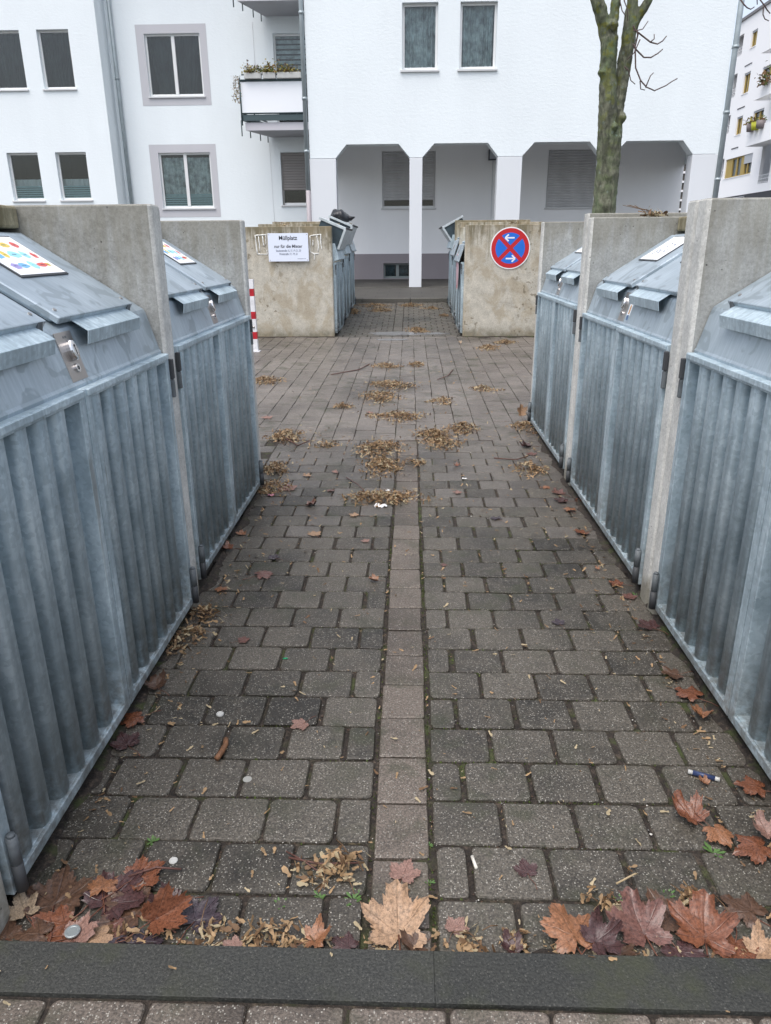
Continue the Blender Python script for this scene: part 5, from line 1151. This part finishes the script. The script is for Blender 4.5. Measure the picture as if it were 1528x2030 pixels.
root = empty('lighter', (.854, 1.751, 0), 'small blue and white tube lying on the right pavers', 'lighter'); m = MB(); m.tube([(-.028, .012, .008), (.026, -.012, .008)], .0075, 10); m.build('body', mat('navy_plastic', (.03, .045, .11), .3), root)
m = MB(); m.tube([(-.04, .017, .008), (-.028, .012, .008)], .0065, 10); m.tube([(.026, -.012, .008), (.038, -.017, .008)], .0065, 10); m.build('caps', mat('cap_white'), root)
def paper(x, y, s, label, mt='paper_white', seedv=1):
    r_ = random.Random(seedv); m = MB(); n = 5; vs = [(s*(i/n-.5)*(1+r_.uniform(-.1, .1)), s*.6*(j/n-.5)*(1+r_.uniform(-.1, .1)), .003+abs(r_.gauss(0, s*.12))) for j in range(n+1) for i in range(n+1)]
    m.add(vs, [(j*(n+1)+i, j*(n+1)+i+1, (j+1)*(n+1)+i+1, (j+1)*(n+1)+i) for j in range(n) for i in range(n)]); tag(m.build('paper_scrap', mat(mt, (.7, .7, .7), .8), loc=(x, y, gz(y))), label, 'litter')
paper(-.17, 4.077, .075, 'crumpled white paper scrap at the seed trail'); paper(-.14, 4.36, .03, 'tiny white scrap behind the seed trail', seedv=3); paper(-.86, 4.26, .04, 'pink and white wrapper by the second left bin', 'wrapper_pink', 5); paper(.36, 4.6, .03, 'white pebble like scrap right of the strip', seedv=8)
MATS['wrapper_pink'].node_tree.nodes['Principled BSDF'].inputs['Base Color'].default_value = (.65, .3, .38, 1)
# dry leaf litter on the concrete tops
def litter(x, y, z, n, ex, label, twigs=4):
    m = MB()
    for i in range(n): seed(m, rd.gauss(0, ex), rd.gauss(0, ex*.5), .005+abs(rd.gauss(0, .012)), rd.uniform(.03, .05), rd, 1.0)
    for i in range(twigs): m.tube([(rd.gauss(0, ex), 0, 0), (rd.gauss(-.04, ex), 0, .03), (rd.gauss(-.1, ex), 0, .06)], .0015, 4, 1)
    tag(m.build('dry_leaf_litter', [SEED[2], SEED[1], SEED[0]], loc=(x, y, z)), label, 'leaf litter', 'dry litter on the shelters')
litter(1.36, 4.46, 1.602, 34, .035, 'dry leaves and twigs heaped on top of the middle right shelter'); litter(1.6, 11.9, 1.77, 20, .06, 'dry scraps on top of the shelter with the no stopping sign', 3); litter(-1.9, 11.8, 1.77, 14, .05, 'pale scraps on top of the shelter with the notice', 1)
litter(-1.36, 4.40, 1.515, 12, .02, 'dry curled leaves stuck behind the second left lid', 2)
# black bag over the second far left lid
root = empty('bin_bag', (-1.17, 13.25, gz(12.85)+1.64), 'torn black bag blown over the open far left lid', 'bin bag')
m = MB(); n1, n2 = 18, 12
vs = []
for i in range(n1+1):
    for j in range(n2+1):
        u = i/n1; a_ = 2*pi*j/n2; rr = (.14*sin(pi*min(1, u*1.25))**.6 if u < .78 else .05*(1-(u-.78)/.24))+.012
        x = -.2+.42*u; z = .06+.03*sin(u*5)+(.04*(u-.7)*3 if u > .7 else 0); q = 1+.35*noise.noise(Vector((u*5, cos(a_)*1.5, sin(a_)*1.5)))
        vs.append((x+.03*noise.noise(Vector((u*6, a_, 2))), rr*1.4*cos(a_)*q, z+rr*.75*sin(a_)*q))
m.add(vs, [(i*(n2+1)+j, i*(n2+1)+j+1, (i+1)*(n2+1)+j+1, (i+1)*(n2+1)+j) for i in range(n1) for j in range(n2)], 0, True); m.build('bag', mat('black_bag', (.012, .013, .016), .35), root)

for o in list(bpy.data.objects):
    if o.type in ('MESH', 'EMPTY') and o.parent is None and not o.get('category') and not o.get('kind'): print('UNTAGGED', o.name)
